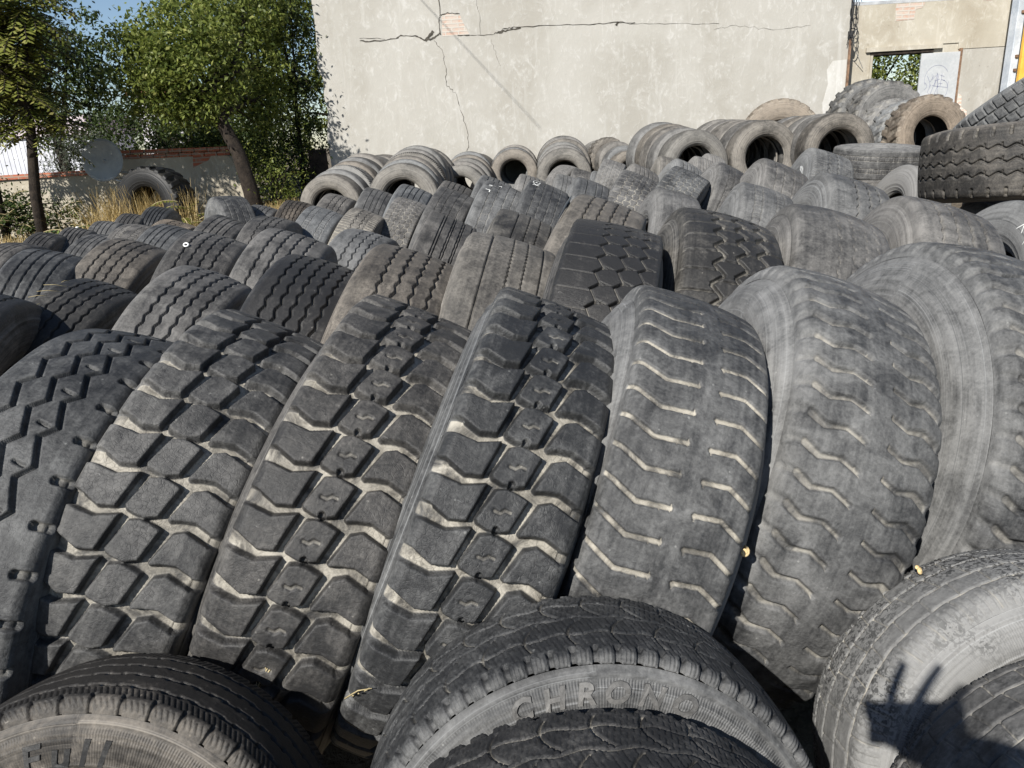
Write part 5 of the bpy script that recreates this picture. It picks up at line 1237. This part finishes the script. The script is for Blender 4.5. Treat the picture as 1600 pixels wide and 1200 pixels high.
tag(obj('dry_grass', mesh_np('dry_grass', np.concatenate(VV), np.concatenate(QQ), M['grass_dry'], False, {'tone':np.concatenate(TT)})), 'dry straw coloured grass along the low walls', 'grass', kind='stuff')
# ------------------------------------------------------------------ overhead cable (shadow on the plaster)
A_ = Vector((-1.42,15,4.1))-ldir*4.2; B_ = Vector((.80,15,1.60))-ldir*8.5
tag(MB().tube([A_+(A_-B_)*.9, A_, B_, B_+(B_-A_)*.02], .0065, 6).build('overhead_cable', M['cable_black']), 'thin black cable strung overhead in front of the plaster building', 'cable')

# ------------------------------------------------------------------ lettering moulded on the sidewalls
def side_text(tyre, txt, size, rad, phi_c, spread, shear, ext, name='lettering', dust=.3, bold=.006):
    """raised characters bent round the outer sidewall of a tyre (the side toward +X)"""
    sw = TPART[tyre.name]['sidewall_b']
    k = META[[t for t in TYRE if TYRE[t] is tyre][0]][0]; px, pr = KIND[k]['dims'][2:4]
    order = np.argsort(pr[:44]); fx = lambda r: float(np.interp(r, pr[:44][order], px[:44][order]))
    V=[];F=[]
    def char_mesh(ch):
        cu = bpy.data.curves.new('char','FONT'); cu.body = ch; cu.size = size; cu.extrude = ext; cu.shear = shear; cu.offset = bold*size; cu.resolution_u = 3
        to = bpy.data.objects.new('char', cu); COL.objects.link(to)
        dg = bpy.context.evaluated_depsgraph_get(); ev = to.evaluated_get(dg); me = ev.to_mesh()
        vs = [tuple(v.co) for v in me.vertices]; fs = [tuple(p.vertices) for p in me.polygons]
        ev.to_mesh_clear(); bpy.data.objects.remove(to); bpy.data.curves.remove(cu); return vs, fs
    adv = 0.; chars = []
    for ch in txt:
        if ch == ' ': adv += size*.30; continue
        vs, fs = char_mesh(ch); x0 = min(v[0] for v in vs); x1 = max(v[0] for v in vs)
        chars.append((adv-x0, vs, fs)); adv += (x1-x0)+size*spread
    for dx, vs, fs in chars:
        b = len(V)
        for v in vs:
            r = rad+v[1]; a = phi_c+(v[0]+dx-adv/2)/rad
            V.append((fx(r)+.0034+v[2]*.5, r*math.sin(a), r*math.cos(a)))
        F += [tuple(b+q for q in f) for f in fs]
    o = from_py(name, V, F, M['side'], sw); o['dust'] = dust; o['seed'] = .37; o['craze'] = 0.; o['mott'] = 0.; o['ribs'] = 0.; o['gdust'] = 0.; o['tint'] = (1,1,1)
    return o
# +X is the side facing the camera; seen from there +phi runs clockwise when Y' = Z x X
side_text(TYRE['V2'], 'CHRONO', .043, .293, .10, .30, .18, .0030, dust=.52, bold=.03)
side_text(TYRE['V2'], '75 R 16 C 113/111 R', .016, .247, -.02, .16, 0, .0010, dust=.62)
side_text(TYRE['V1'], 'Full', .058, .246, -.02, .14, .25, .0022, dust=.26, bold=.02)
def side_patch(tid, which, pts, w, lift=.0035, name='scuff', mat='chalk', n=8):
    """strip along (phi, r) points laid on a sidewall; phi from the top, negative toward the camera side for row tyres"""
    sgn = -1 if which == 'sidewall_a' else 1; sw = TPART[TYRE[tid].name][which]
    px, pr = KIND[META[tid][0]]['dims'][2:4]; order = np.argsort(pr[:44]); fx = lambda r: float(np.interp(r, pr[:44][order], px[:44][order]))
    P_=[]
    for (a0,r0),(a1,r1) in zip(pts[:-1],pts[1:]):
        for i in range(n): P_.append((a0+(a1-a0)*i/n, r0+(r1-r0)*i/n))
    P_.append(pts[-1]); V=[]; F=[]
    for i,(a,r) in enumerate(P_):
        q=P_[min(i+1,len(P_)-1)]; p=P_[max(i-1,0)]; dx,dy=(q[0]-p[0])*r,q[1]-p[1]; l=math.hypot(dx,dy) or 1
        tw = w*(.35+.65*math.sin(math.pi*min(1,max(0,(i+.5)/len(P_))))**.5)
        for sg in (1,-1):
            aa=a+sg*(-dy/l)*tw/2/r; rr_=r+sg*dx/l*tw/2; V.append((sgn*(fx(rr_)+lift), rr_*math.sin(aa), rr_*math.cos(aa)))
        if i: F.append((2*i-2,2*i-1,2*i+1,2*i))
    o = from_py(name, V, F, M[mat], sw, True); return o
def side_panel(tid, a0, a1, r0, r1, lift=.004):
    sw = TPART[TYRE[tid].name]['sidewall_b']; px, pr = KIND[META[tid][0]]['dims'][2:4]; order = np.argsort(pr[:44]); fx = lambda r: float(np.interp(r, pr[:44][order], px[:44][order]))
    V=[];F=[];n=10;m=5
    for i in range(n+1):
        for j in range(m+1):
            a=a0+(a1-a0)*i/n; r=r0+(r1-r0)*j/m; e = lift if 0<i<n and 0<j<m else .0005
            V.append((fx(r)+e, r*math.sin(a), r*math.cos(a)))
    for i in range(n):
        for j in range(m): F.append((i*(m+1)+j, i*(m+1)+j+1, (i+1)*(m+1)+j+1, (i+1)*(m+1)+j))
    o = from_py('moulded_panel', V, F, M['side'], sw); o['dust']=.52; o['seed']=.37; o['craze']=0.; o['gdust']=0.; o['tint']=(1,1,1); o['mott']=.35; o['ribs']=0.
side_panel('V2', .62, .86, .248, .296); side_panel('V2', .88, 1.10, .248, .296); side_panel('V2', -.78, -.46, .248, .296); side_panel('V2', -1.06, -.80, .248, .296)
side_patch('T7','sidewall_a',[(-.55,.505),(-.35,.512),(-.12,.508)], .030)
side_patch('T7','sidewall_a',[(-.42,.478),(-.25,.482)], .006)
side_patch('X26','sidewall_a',[(-.75,.345),(-.40,.352),(-.05,.340)], .045)
side_patch('S10','sidewall_a',[(-.42,.40),(-.30,.46)], .006); side_patch('S10','sidewall_a',[(-.30,.395),(-.41,.465)], .006); side_patch('S10','sidewall_a',[(-.52,.43),(-.56,.38)], .004)
# chalk letters across the left rib of one tyre
def chalk(tid, strokes):
    tr = TPART[TYRE[tid].name]['tread']; R = KIND[META[tid][0]]['dims'][0]
    V=[];F=[]
    for pts in strokes:
        for (x0,s0),(x1,s1) in zip(pts[:-1],pts[1:]):
            L=math.hypot(x1-x0,s1-s0); nx_,ns_=-(s1-s0)/L*.003,(x1-x0)/L*.003; b=len(V); K=5
            for i in range(K):
                f=i/(K-1); 
                for sg in (1,-1):
                    x=x0+(x1-x0)*f+sg*nx_; s=s0+(s1-s0)*f+sg*ns_; ph=-s/R; rr_=R+.0016-.010*(x/.135)**2
                    V.append((x, rr_*math.sin(ph), rr_*math.cos(ph)))
            F += [(b+2*i,b+2*i+1,b+2*i+3,b+2*i+2) for i in range(K-1)]
    from_py('chalk_letters', V, F, M['chalk'], tr)

def lt(x0, s0, h, w, segs): return [[(x0-p*h, s0-q*w) for q,p in sg] for sg in segs]
chalk('X19', lt(-.070,.150,.045,.035,[[(0,0),(0,1)],[(1,1),(0,.45),(1,0)]])+lt(-.070,.095,.045,.03,[[(1,0),(0,0),(0,1),(1,1)],[(0,.5),(.8,.5)]])+lt(-.070,.045,.045,.035,[[(0,1),(.5,0),(1,1)]]))
chalk('X17', lt(-.085,.25,.03,.03,[[(0,0),(1,0),(1,1)]])+lt(-.080,.16,.025,.025,[[(0,1),(.5,0),(1,1)]])+lt(-.02,.12,.02,.02,[[(0,0),(1,.5)],[(0,1),(1,0)]]))
# ------------------------------------------------------------------ small things lying on the tyres
def on_tread(tid, x, s, lift=.0):
    """world point on the tread of a tyre: x across (m), s from the crest toward the camera (m)"""
    t = TYRE[tid]; R = KIND[META[tid][0]]['dims'][0]; a = -s/R
    return t.matrix_world @ Vector((x, (R+lift)*math.sin(a), (R+lift)*math.cos(a)))
def snail(p, r, label, rot):
    v=[];f=[];n=26;m=10
    for i in range(n):
        t=i/(n-1); ang=t*4.4*math.pi; rad=r*(.12+.88*t)**1.5; tr=r*.42*(.15+.85*t)
        c=Vector((rad*.62*math.cos(ang), rad*.62*math.sin(ang), (1-t)*r*.55))
        for k in range(m):
            b=2*math.pi*k/m; e=Vector((math.cos(ang),math.sin(ang),0)); v.append(tuple(c+e*tr*math.cos(b)+Vector((0,0,1))*tr*math.sin(b)))
    for i in range(n-1):
        for k in range(m): f.append((i*m+k,i*m+(k+1)%m,(i+1)*m+(k+1)%m,(i+1)*m+k))
    f.append(tuple(range(m))); f.append(tuple(range(n*m-1,(n-1)*m-1,-1)))
    o=from_py('snail_shell', v, f, M['shell'], None, True); o.location=p; o.rotation_euler=rot
    tag(o, label, 'snail')

snail((.408,1.190,.720), .012, 'yellowish snail shell stuck between the thin slotted tyre and the scalloped tyre', (R_(70),0,R_(10)))
snail((.742,1.198,.652), .010, 'small tan snail shell wedged at the right edge of the scalloped tyre', (R_(60),0,R_(50)))
# white ring on one tread, white droppings on two treads
rp_ = on_tread('T2', -.075, .20, .004)
o = MB().tube([(.010*math.cos(t), .010*math.sin(t), 0) for t in np.linspace(0,6.283,17)], .0038, 6).build('plastic_ring', M['bead_white'], None, smooth=True); o.location = rp_; o.rotation_euler = (R_(40), R_(15), 0)
tag(o, 'small white plastic ring lying on a bold grooved tyre', 'ring')
# straw and a dry sprig on the front tyres
def sprig(name, label, p, d, L, seed, n=9):
    q = random.Random(seed); mb = MB(); p = Vector(p); d = Vector(d).normalized()
    mb.tube([p, p+d*L*.5+Vector((0,0,.006)), p+d*L], [.0016,.0013,.0007], 5)
    for i in range(n):
        a = p+d*L*(.25+.7*i/n); e = a+(d+Vector((q.uniform(-1,1),q.uniform(-.6,.6),q.uniform(-.4,.8)))*.8).normalized()*L*.2
        mb.tube([a, a.lerp(e,.6), e], [.0010,.0016,.0006], 4)
    tag(mb.build(name, M['straw'], None, smooth=True), label, 'sprig')
F_ = lambda tid,x,s: tuple(on_tread(tid,x,s,.004))
a_ = Vector(F_('F3',.0,.87)); b_ = Vector(F_('F3',.02,.70)); sprig('dry_sprig','dry seed sprig lying on the lower blocks of the left marked tyre', a_, b_-a_, (b_-a_).length*.6, 3, 8)
a_ = Vector(F_('F4',-.14,.98)); b_ = Vector(F_('F4',-.10,.93)); sprig('straw_bit','bit of straw caught at the bottom left edge of the right marked tyre', a_, b_-a_, .06, 4, 3)
rs2 = random.Random(9)
for i in range(7):
    s0_ = .04+.05*i; a_ = Vector(F_('S1',-.10+rs2.uniform(-.03,.03),s0_)); b_ = Vector(F_('S1',-.10+rs2.uniform(-.05,.05),s0_+rs2.uniform(.03,.06)))
    mb = MB().tube([a_, a_.lerp(b_,.5)+Vector((0,0,.004)), b_], [.0014,.0012,.0008], 5)
    tag(mb.build('straw_piece', M['straw'], None, smooth=True), 'tiny dry straw piece on the left shoulder of the cracked ribbed tyre', 'straw', 'straw pieces on the cracked ribbed tyre')
v_ = on_tread('U2', -.03, -.02, .001); tag(MB().tube([v_, v_+Vector((0,0,.010))], [.016,.010], 10).build('white_pebble', M['bead_white'], None, smooth=True), 'white pebble on the five grooved tyre by the dry grass', 'pebble')
# ------------------------------------------------------------------ camera, sun, sky
cam = bpy.data.cameras.new('camera'); co = bpy.data.objects.new('camera', cam); link(co)
th, ro = R_(18.5), R_(3.4)
r0 = Vector((1,0,0)); u0 = Vector((0,math.sin(th),math.cos(th))); fw = Vector((0,math.cos(th),-math.sin(th)))
rx = r0*math.cos(ro)-u0*math.sin(ro); ux = u0*math.cos(ro)+r0*math.sin(ro)
m = Matrix((rx, ux, -fw)).transposed().to_4x4(); m.translation = Vector((0,0,1.47)); co.matrix_world = m
cam.sensor_fit = 'HORIZONTAL'; cam.sensor_width = 36; cam.lens = 36*1160/1600; cam.clip_start = .05; cam.clip_end = 2000
sc.camera = co
sun = bpy.data.lights.new('sun','SUN'); sun.energy = 5.0; sun.angle = R_(.53); sun.color = (1.0,.965,.905)
so_ = bpy.data.objects.new('sun', sun); link(so_); so_.rotation_euler = ldir.to_track_quat('-Z','Y').to_euler(); so_.location = (-5,-8,9)
w = bpy.data.worlds.new('World'); sc.world = w; w.use_nodes = True; nt = w.node_tree
bg = nt.nodes['Background']; sky = nt.nodes.new('ShaderNodeTexSky'); sky.sky_type = 'NISHITA'; sky.sun_disc = False
sky.sun_elevation = R_(SUN_EL); sky.sun_rotation = R_(SUN_AZ+180); sky.air_density = 1.0; sky.dust_density = .6; sky.ozone_density = 1.6; sky.altitude = 900
nt.links.new(sky.outputs[0], bg.inputs[0]); bg.inputs[1].default_value = .068
sc.view_settings.view_transform = 'Standard'; sc.view_settings.look = 'None'; sc.view_settings.gamma = 1; sc.view_settings.exposure = .68
sc.render.resolution_x = 1024; sc.render.resolution_y = 768
sc.cycles.max_bounces = 6; sc.cycles.diffuse_bounces = 3; sc.cycles.transparent_max_bounces = 4
# ------------------------------------------------------------------ the person taking the picture (behind the view, throws the hand shadow)
simple('skin_tone', (.42,.25,.17), (.50,.31,.22), 12, .5, .05)
simple('blue_shirt', (.05,.07,.12), (.08,.10,.17), 60, .9, .2)
simple('dark_trousers', (.03,.03,.035), (.05,.05,.055), 60, .9, .2)
simple('brown_hair', (.03,.02,.012), (.06,.04,.025), 50, .6, .3)
CAM = Vector((0,0,1.47)); hz = Vector((math.sin(R_(SUN_AZ)), math.cos(R_(SUN_AZ)), 0)); e1 = Vector((hz.y,-hz.x,0)); e2 = e1.cross(ldir).normalized()
if e2.z < 0: e2 = -e2
def hp(a, b, d): return CAM+e1*a+e2*b-ldir*d           # beside the lens, across the light
def wp(a, al, z): p = CAM+e1*a+hz*al; return Vector((p.x,p.y,z))
def skin(name, nodes, edges, mat, root, parent=None, sub=2):
    me = bpy.data.meshes.new(name); me.from_pydata([tuple(n[0]-root) for n in nodes], edges, []); me.update(); me.materials.append(mat)
    o = obj(name, me, parent); sk = o.modifiers.new('skin','SKIN'); sk.use_smooth_shade = True
    for i,n in enumerate(nodes):
        r = n[1]; r = (r,r) if not hasattr(r,'__len__') else r
        me.skin_vertices[0].data[i].radius = r; me.skin_vertices[0].data[i].use_root = (i == 0)
    ss = o.modifiers.new('smooth','SUBSURF'); ss.levels = sub; ss.render_levels = sub
    return o
PR_ = wp(.56,-.10,0)
pel = wp(.56,-.10,.98)
nodes = [(pel,(.15,.12)), (wp(.56,-.10,1.12),(.135,.11)), (wp(.55,-.09,1.30),(.155,.12)), (wp(.55,-.08,1.44),(.12,.09)), (wp(.55,-.08,1.54),(.058,.06)), (wp(.55,-.06,1.63),(.075,.085)), (wp(.55,-.05,1.72),(.082,.098)), (wp(.55,-.06,1.79),(.055,.065)),
  # right shoulder..: legs
  (wp(.46,-.10,.90),.09), (wp(.45,-.08,.50),.065), (wp(.45,-.11,.12),.045), (wp(.45,.05,.05),.040),
  (wp(.66,-.10,.90),.09), (wp(.67,-.08,.50),.065), (wp(.67,-.11,.12),.045), (wp(.67,.05,.05),.040),
  # far arm hanging
  (wp(.74,-.08,1.42),.062), (wp(.80,-.10,1.14),.046), (wp(.79,.02,.92),.036), (wp(.79,.05,.82),.034),
  # near arm, reaching across to the phone
  (wp(.37,-.06,1.43),.060), (hp(.24,-.055,.06),.046), (hp(.13,-.045,.05),.034), (hp(.088,-.052,.05),.031), (hp(.045,-.060,.05),(.030,.026)), (hp(.015,-.060,.05),(.028,.024))]
E_ = [(0,1),(1,2),(2,3),(3,4),(4,5),(5,6),(6,7),(0,8),(8,9),(9,10),(10,11),(0,12),(12,13),(13,14),(14,15),(3,16),(16,17),(17,18),(18,19),(3,20),(20,21),(21,22),(22,23),(23,24),(24,25)]
# fingers: raised behind the phone, each bent once
for (a0,b0),(a1,b1),(a2,b2),(a3,b3) in (((.012,-.040),(.000,-.002),(.006,.034),(.014,.064)), ((.034,-.036),(.038,.004),(.052,.042),(.066,.074)), ((.056,-.036),(.074,.002),(.092,.032),(.104,.052)), ((-.006,-.056),(-.024,-.040),(-.032,-.022),(-.034,-.008)), ((.066,-.066),(.060,-.094),(.048,-.108),(.034,-.114))):
    k = len(nodes); r0 = .0098 if b0 > -.06 else .0115
    for i,(a,b) in enumerate(((a0,b0),(a1,b1),(a2,b2),(a3,b3))): nodes.append((hp(a,b,.05+.004*i), r0*(1,.95,.86,.70)[i]))
    E_ += [(24 if a0 > .01 else 25, k),(k,k+1),(k+1,k+2),(k+2,k+3)]
body = skin('person', nodes, E_, M['skin_tone'], PR_); body.location = PR_
tag(body, 'person in dark blue shirt holding up a phone just behind the view', 'person')
sh = [(wp(.56,-.10,.96),(.165,.135)), (wp(.56,-.10,1.12),(.150,.125)), (wp(.55,-.09,1.30),(.170,.135)), (wp(.55,-.08,1.43),(.135,.10)), (wp(.55,-.08,1.485),(.075,.075)),
  (wp(.74,-.08,1.41),.075), (wp(.80,-.10,1.20),.062), (wp(.37,-.06,1.43),.074), (hp(.24,-.055,.06),.057), (hp(.15,-.047,.05),.044)]
skin('shirt', sh, [(0,1),(1,2),(2,3),(3,4),(3,5),(5,6),(3,7),(7,8),(8,9)], M['blue_shirt'], PR_, body)
tr_ = [(pel,(.165,.135)), (wp(.46,-.10,.88),.105), (wp(.45,-.08,.50),.082), (wp(.45,-.11,.10),.066), (wp(.66,-.10,.88),.105), (wp(.67,-.08,.50),.082), (wp(.67,-.11,.10),.066)]
skin('trousers', tr_, [(0,1),(1,2),(2,3),(0,4),(4,5),(5,6)], M['dark_trousers'], PR_, body)
skin('hair', [(wp(.55,-.085,1.70),(.080,.085)), (wp(.55,-.07,1.78),(.078,.085)), (wp(.55,-.03,1.815),(.05,.05))], [(0,1),(1,2)], M['brown_hair'], PR_, body)
ph_ = MB().box(-.075,.075,-.005,.005,-.036,.036).build('phone', M['cable_black'], None, bevel=.004)
pm = Matrix((rx, fw, ux)).transposed().to_4x4(); pm.translation = CAM+rx*.030-ux*.034-fw*.016; ph_.matrix_world = pm
tag(ph_, 'black phone held up in the hand of the person behind the view', 'phone')
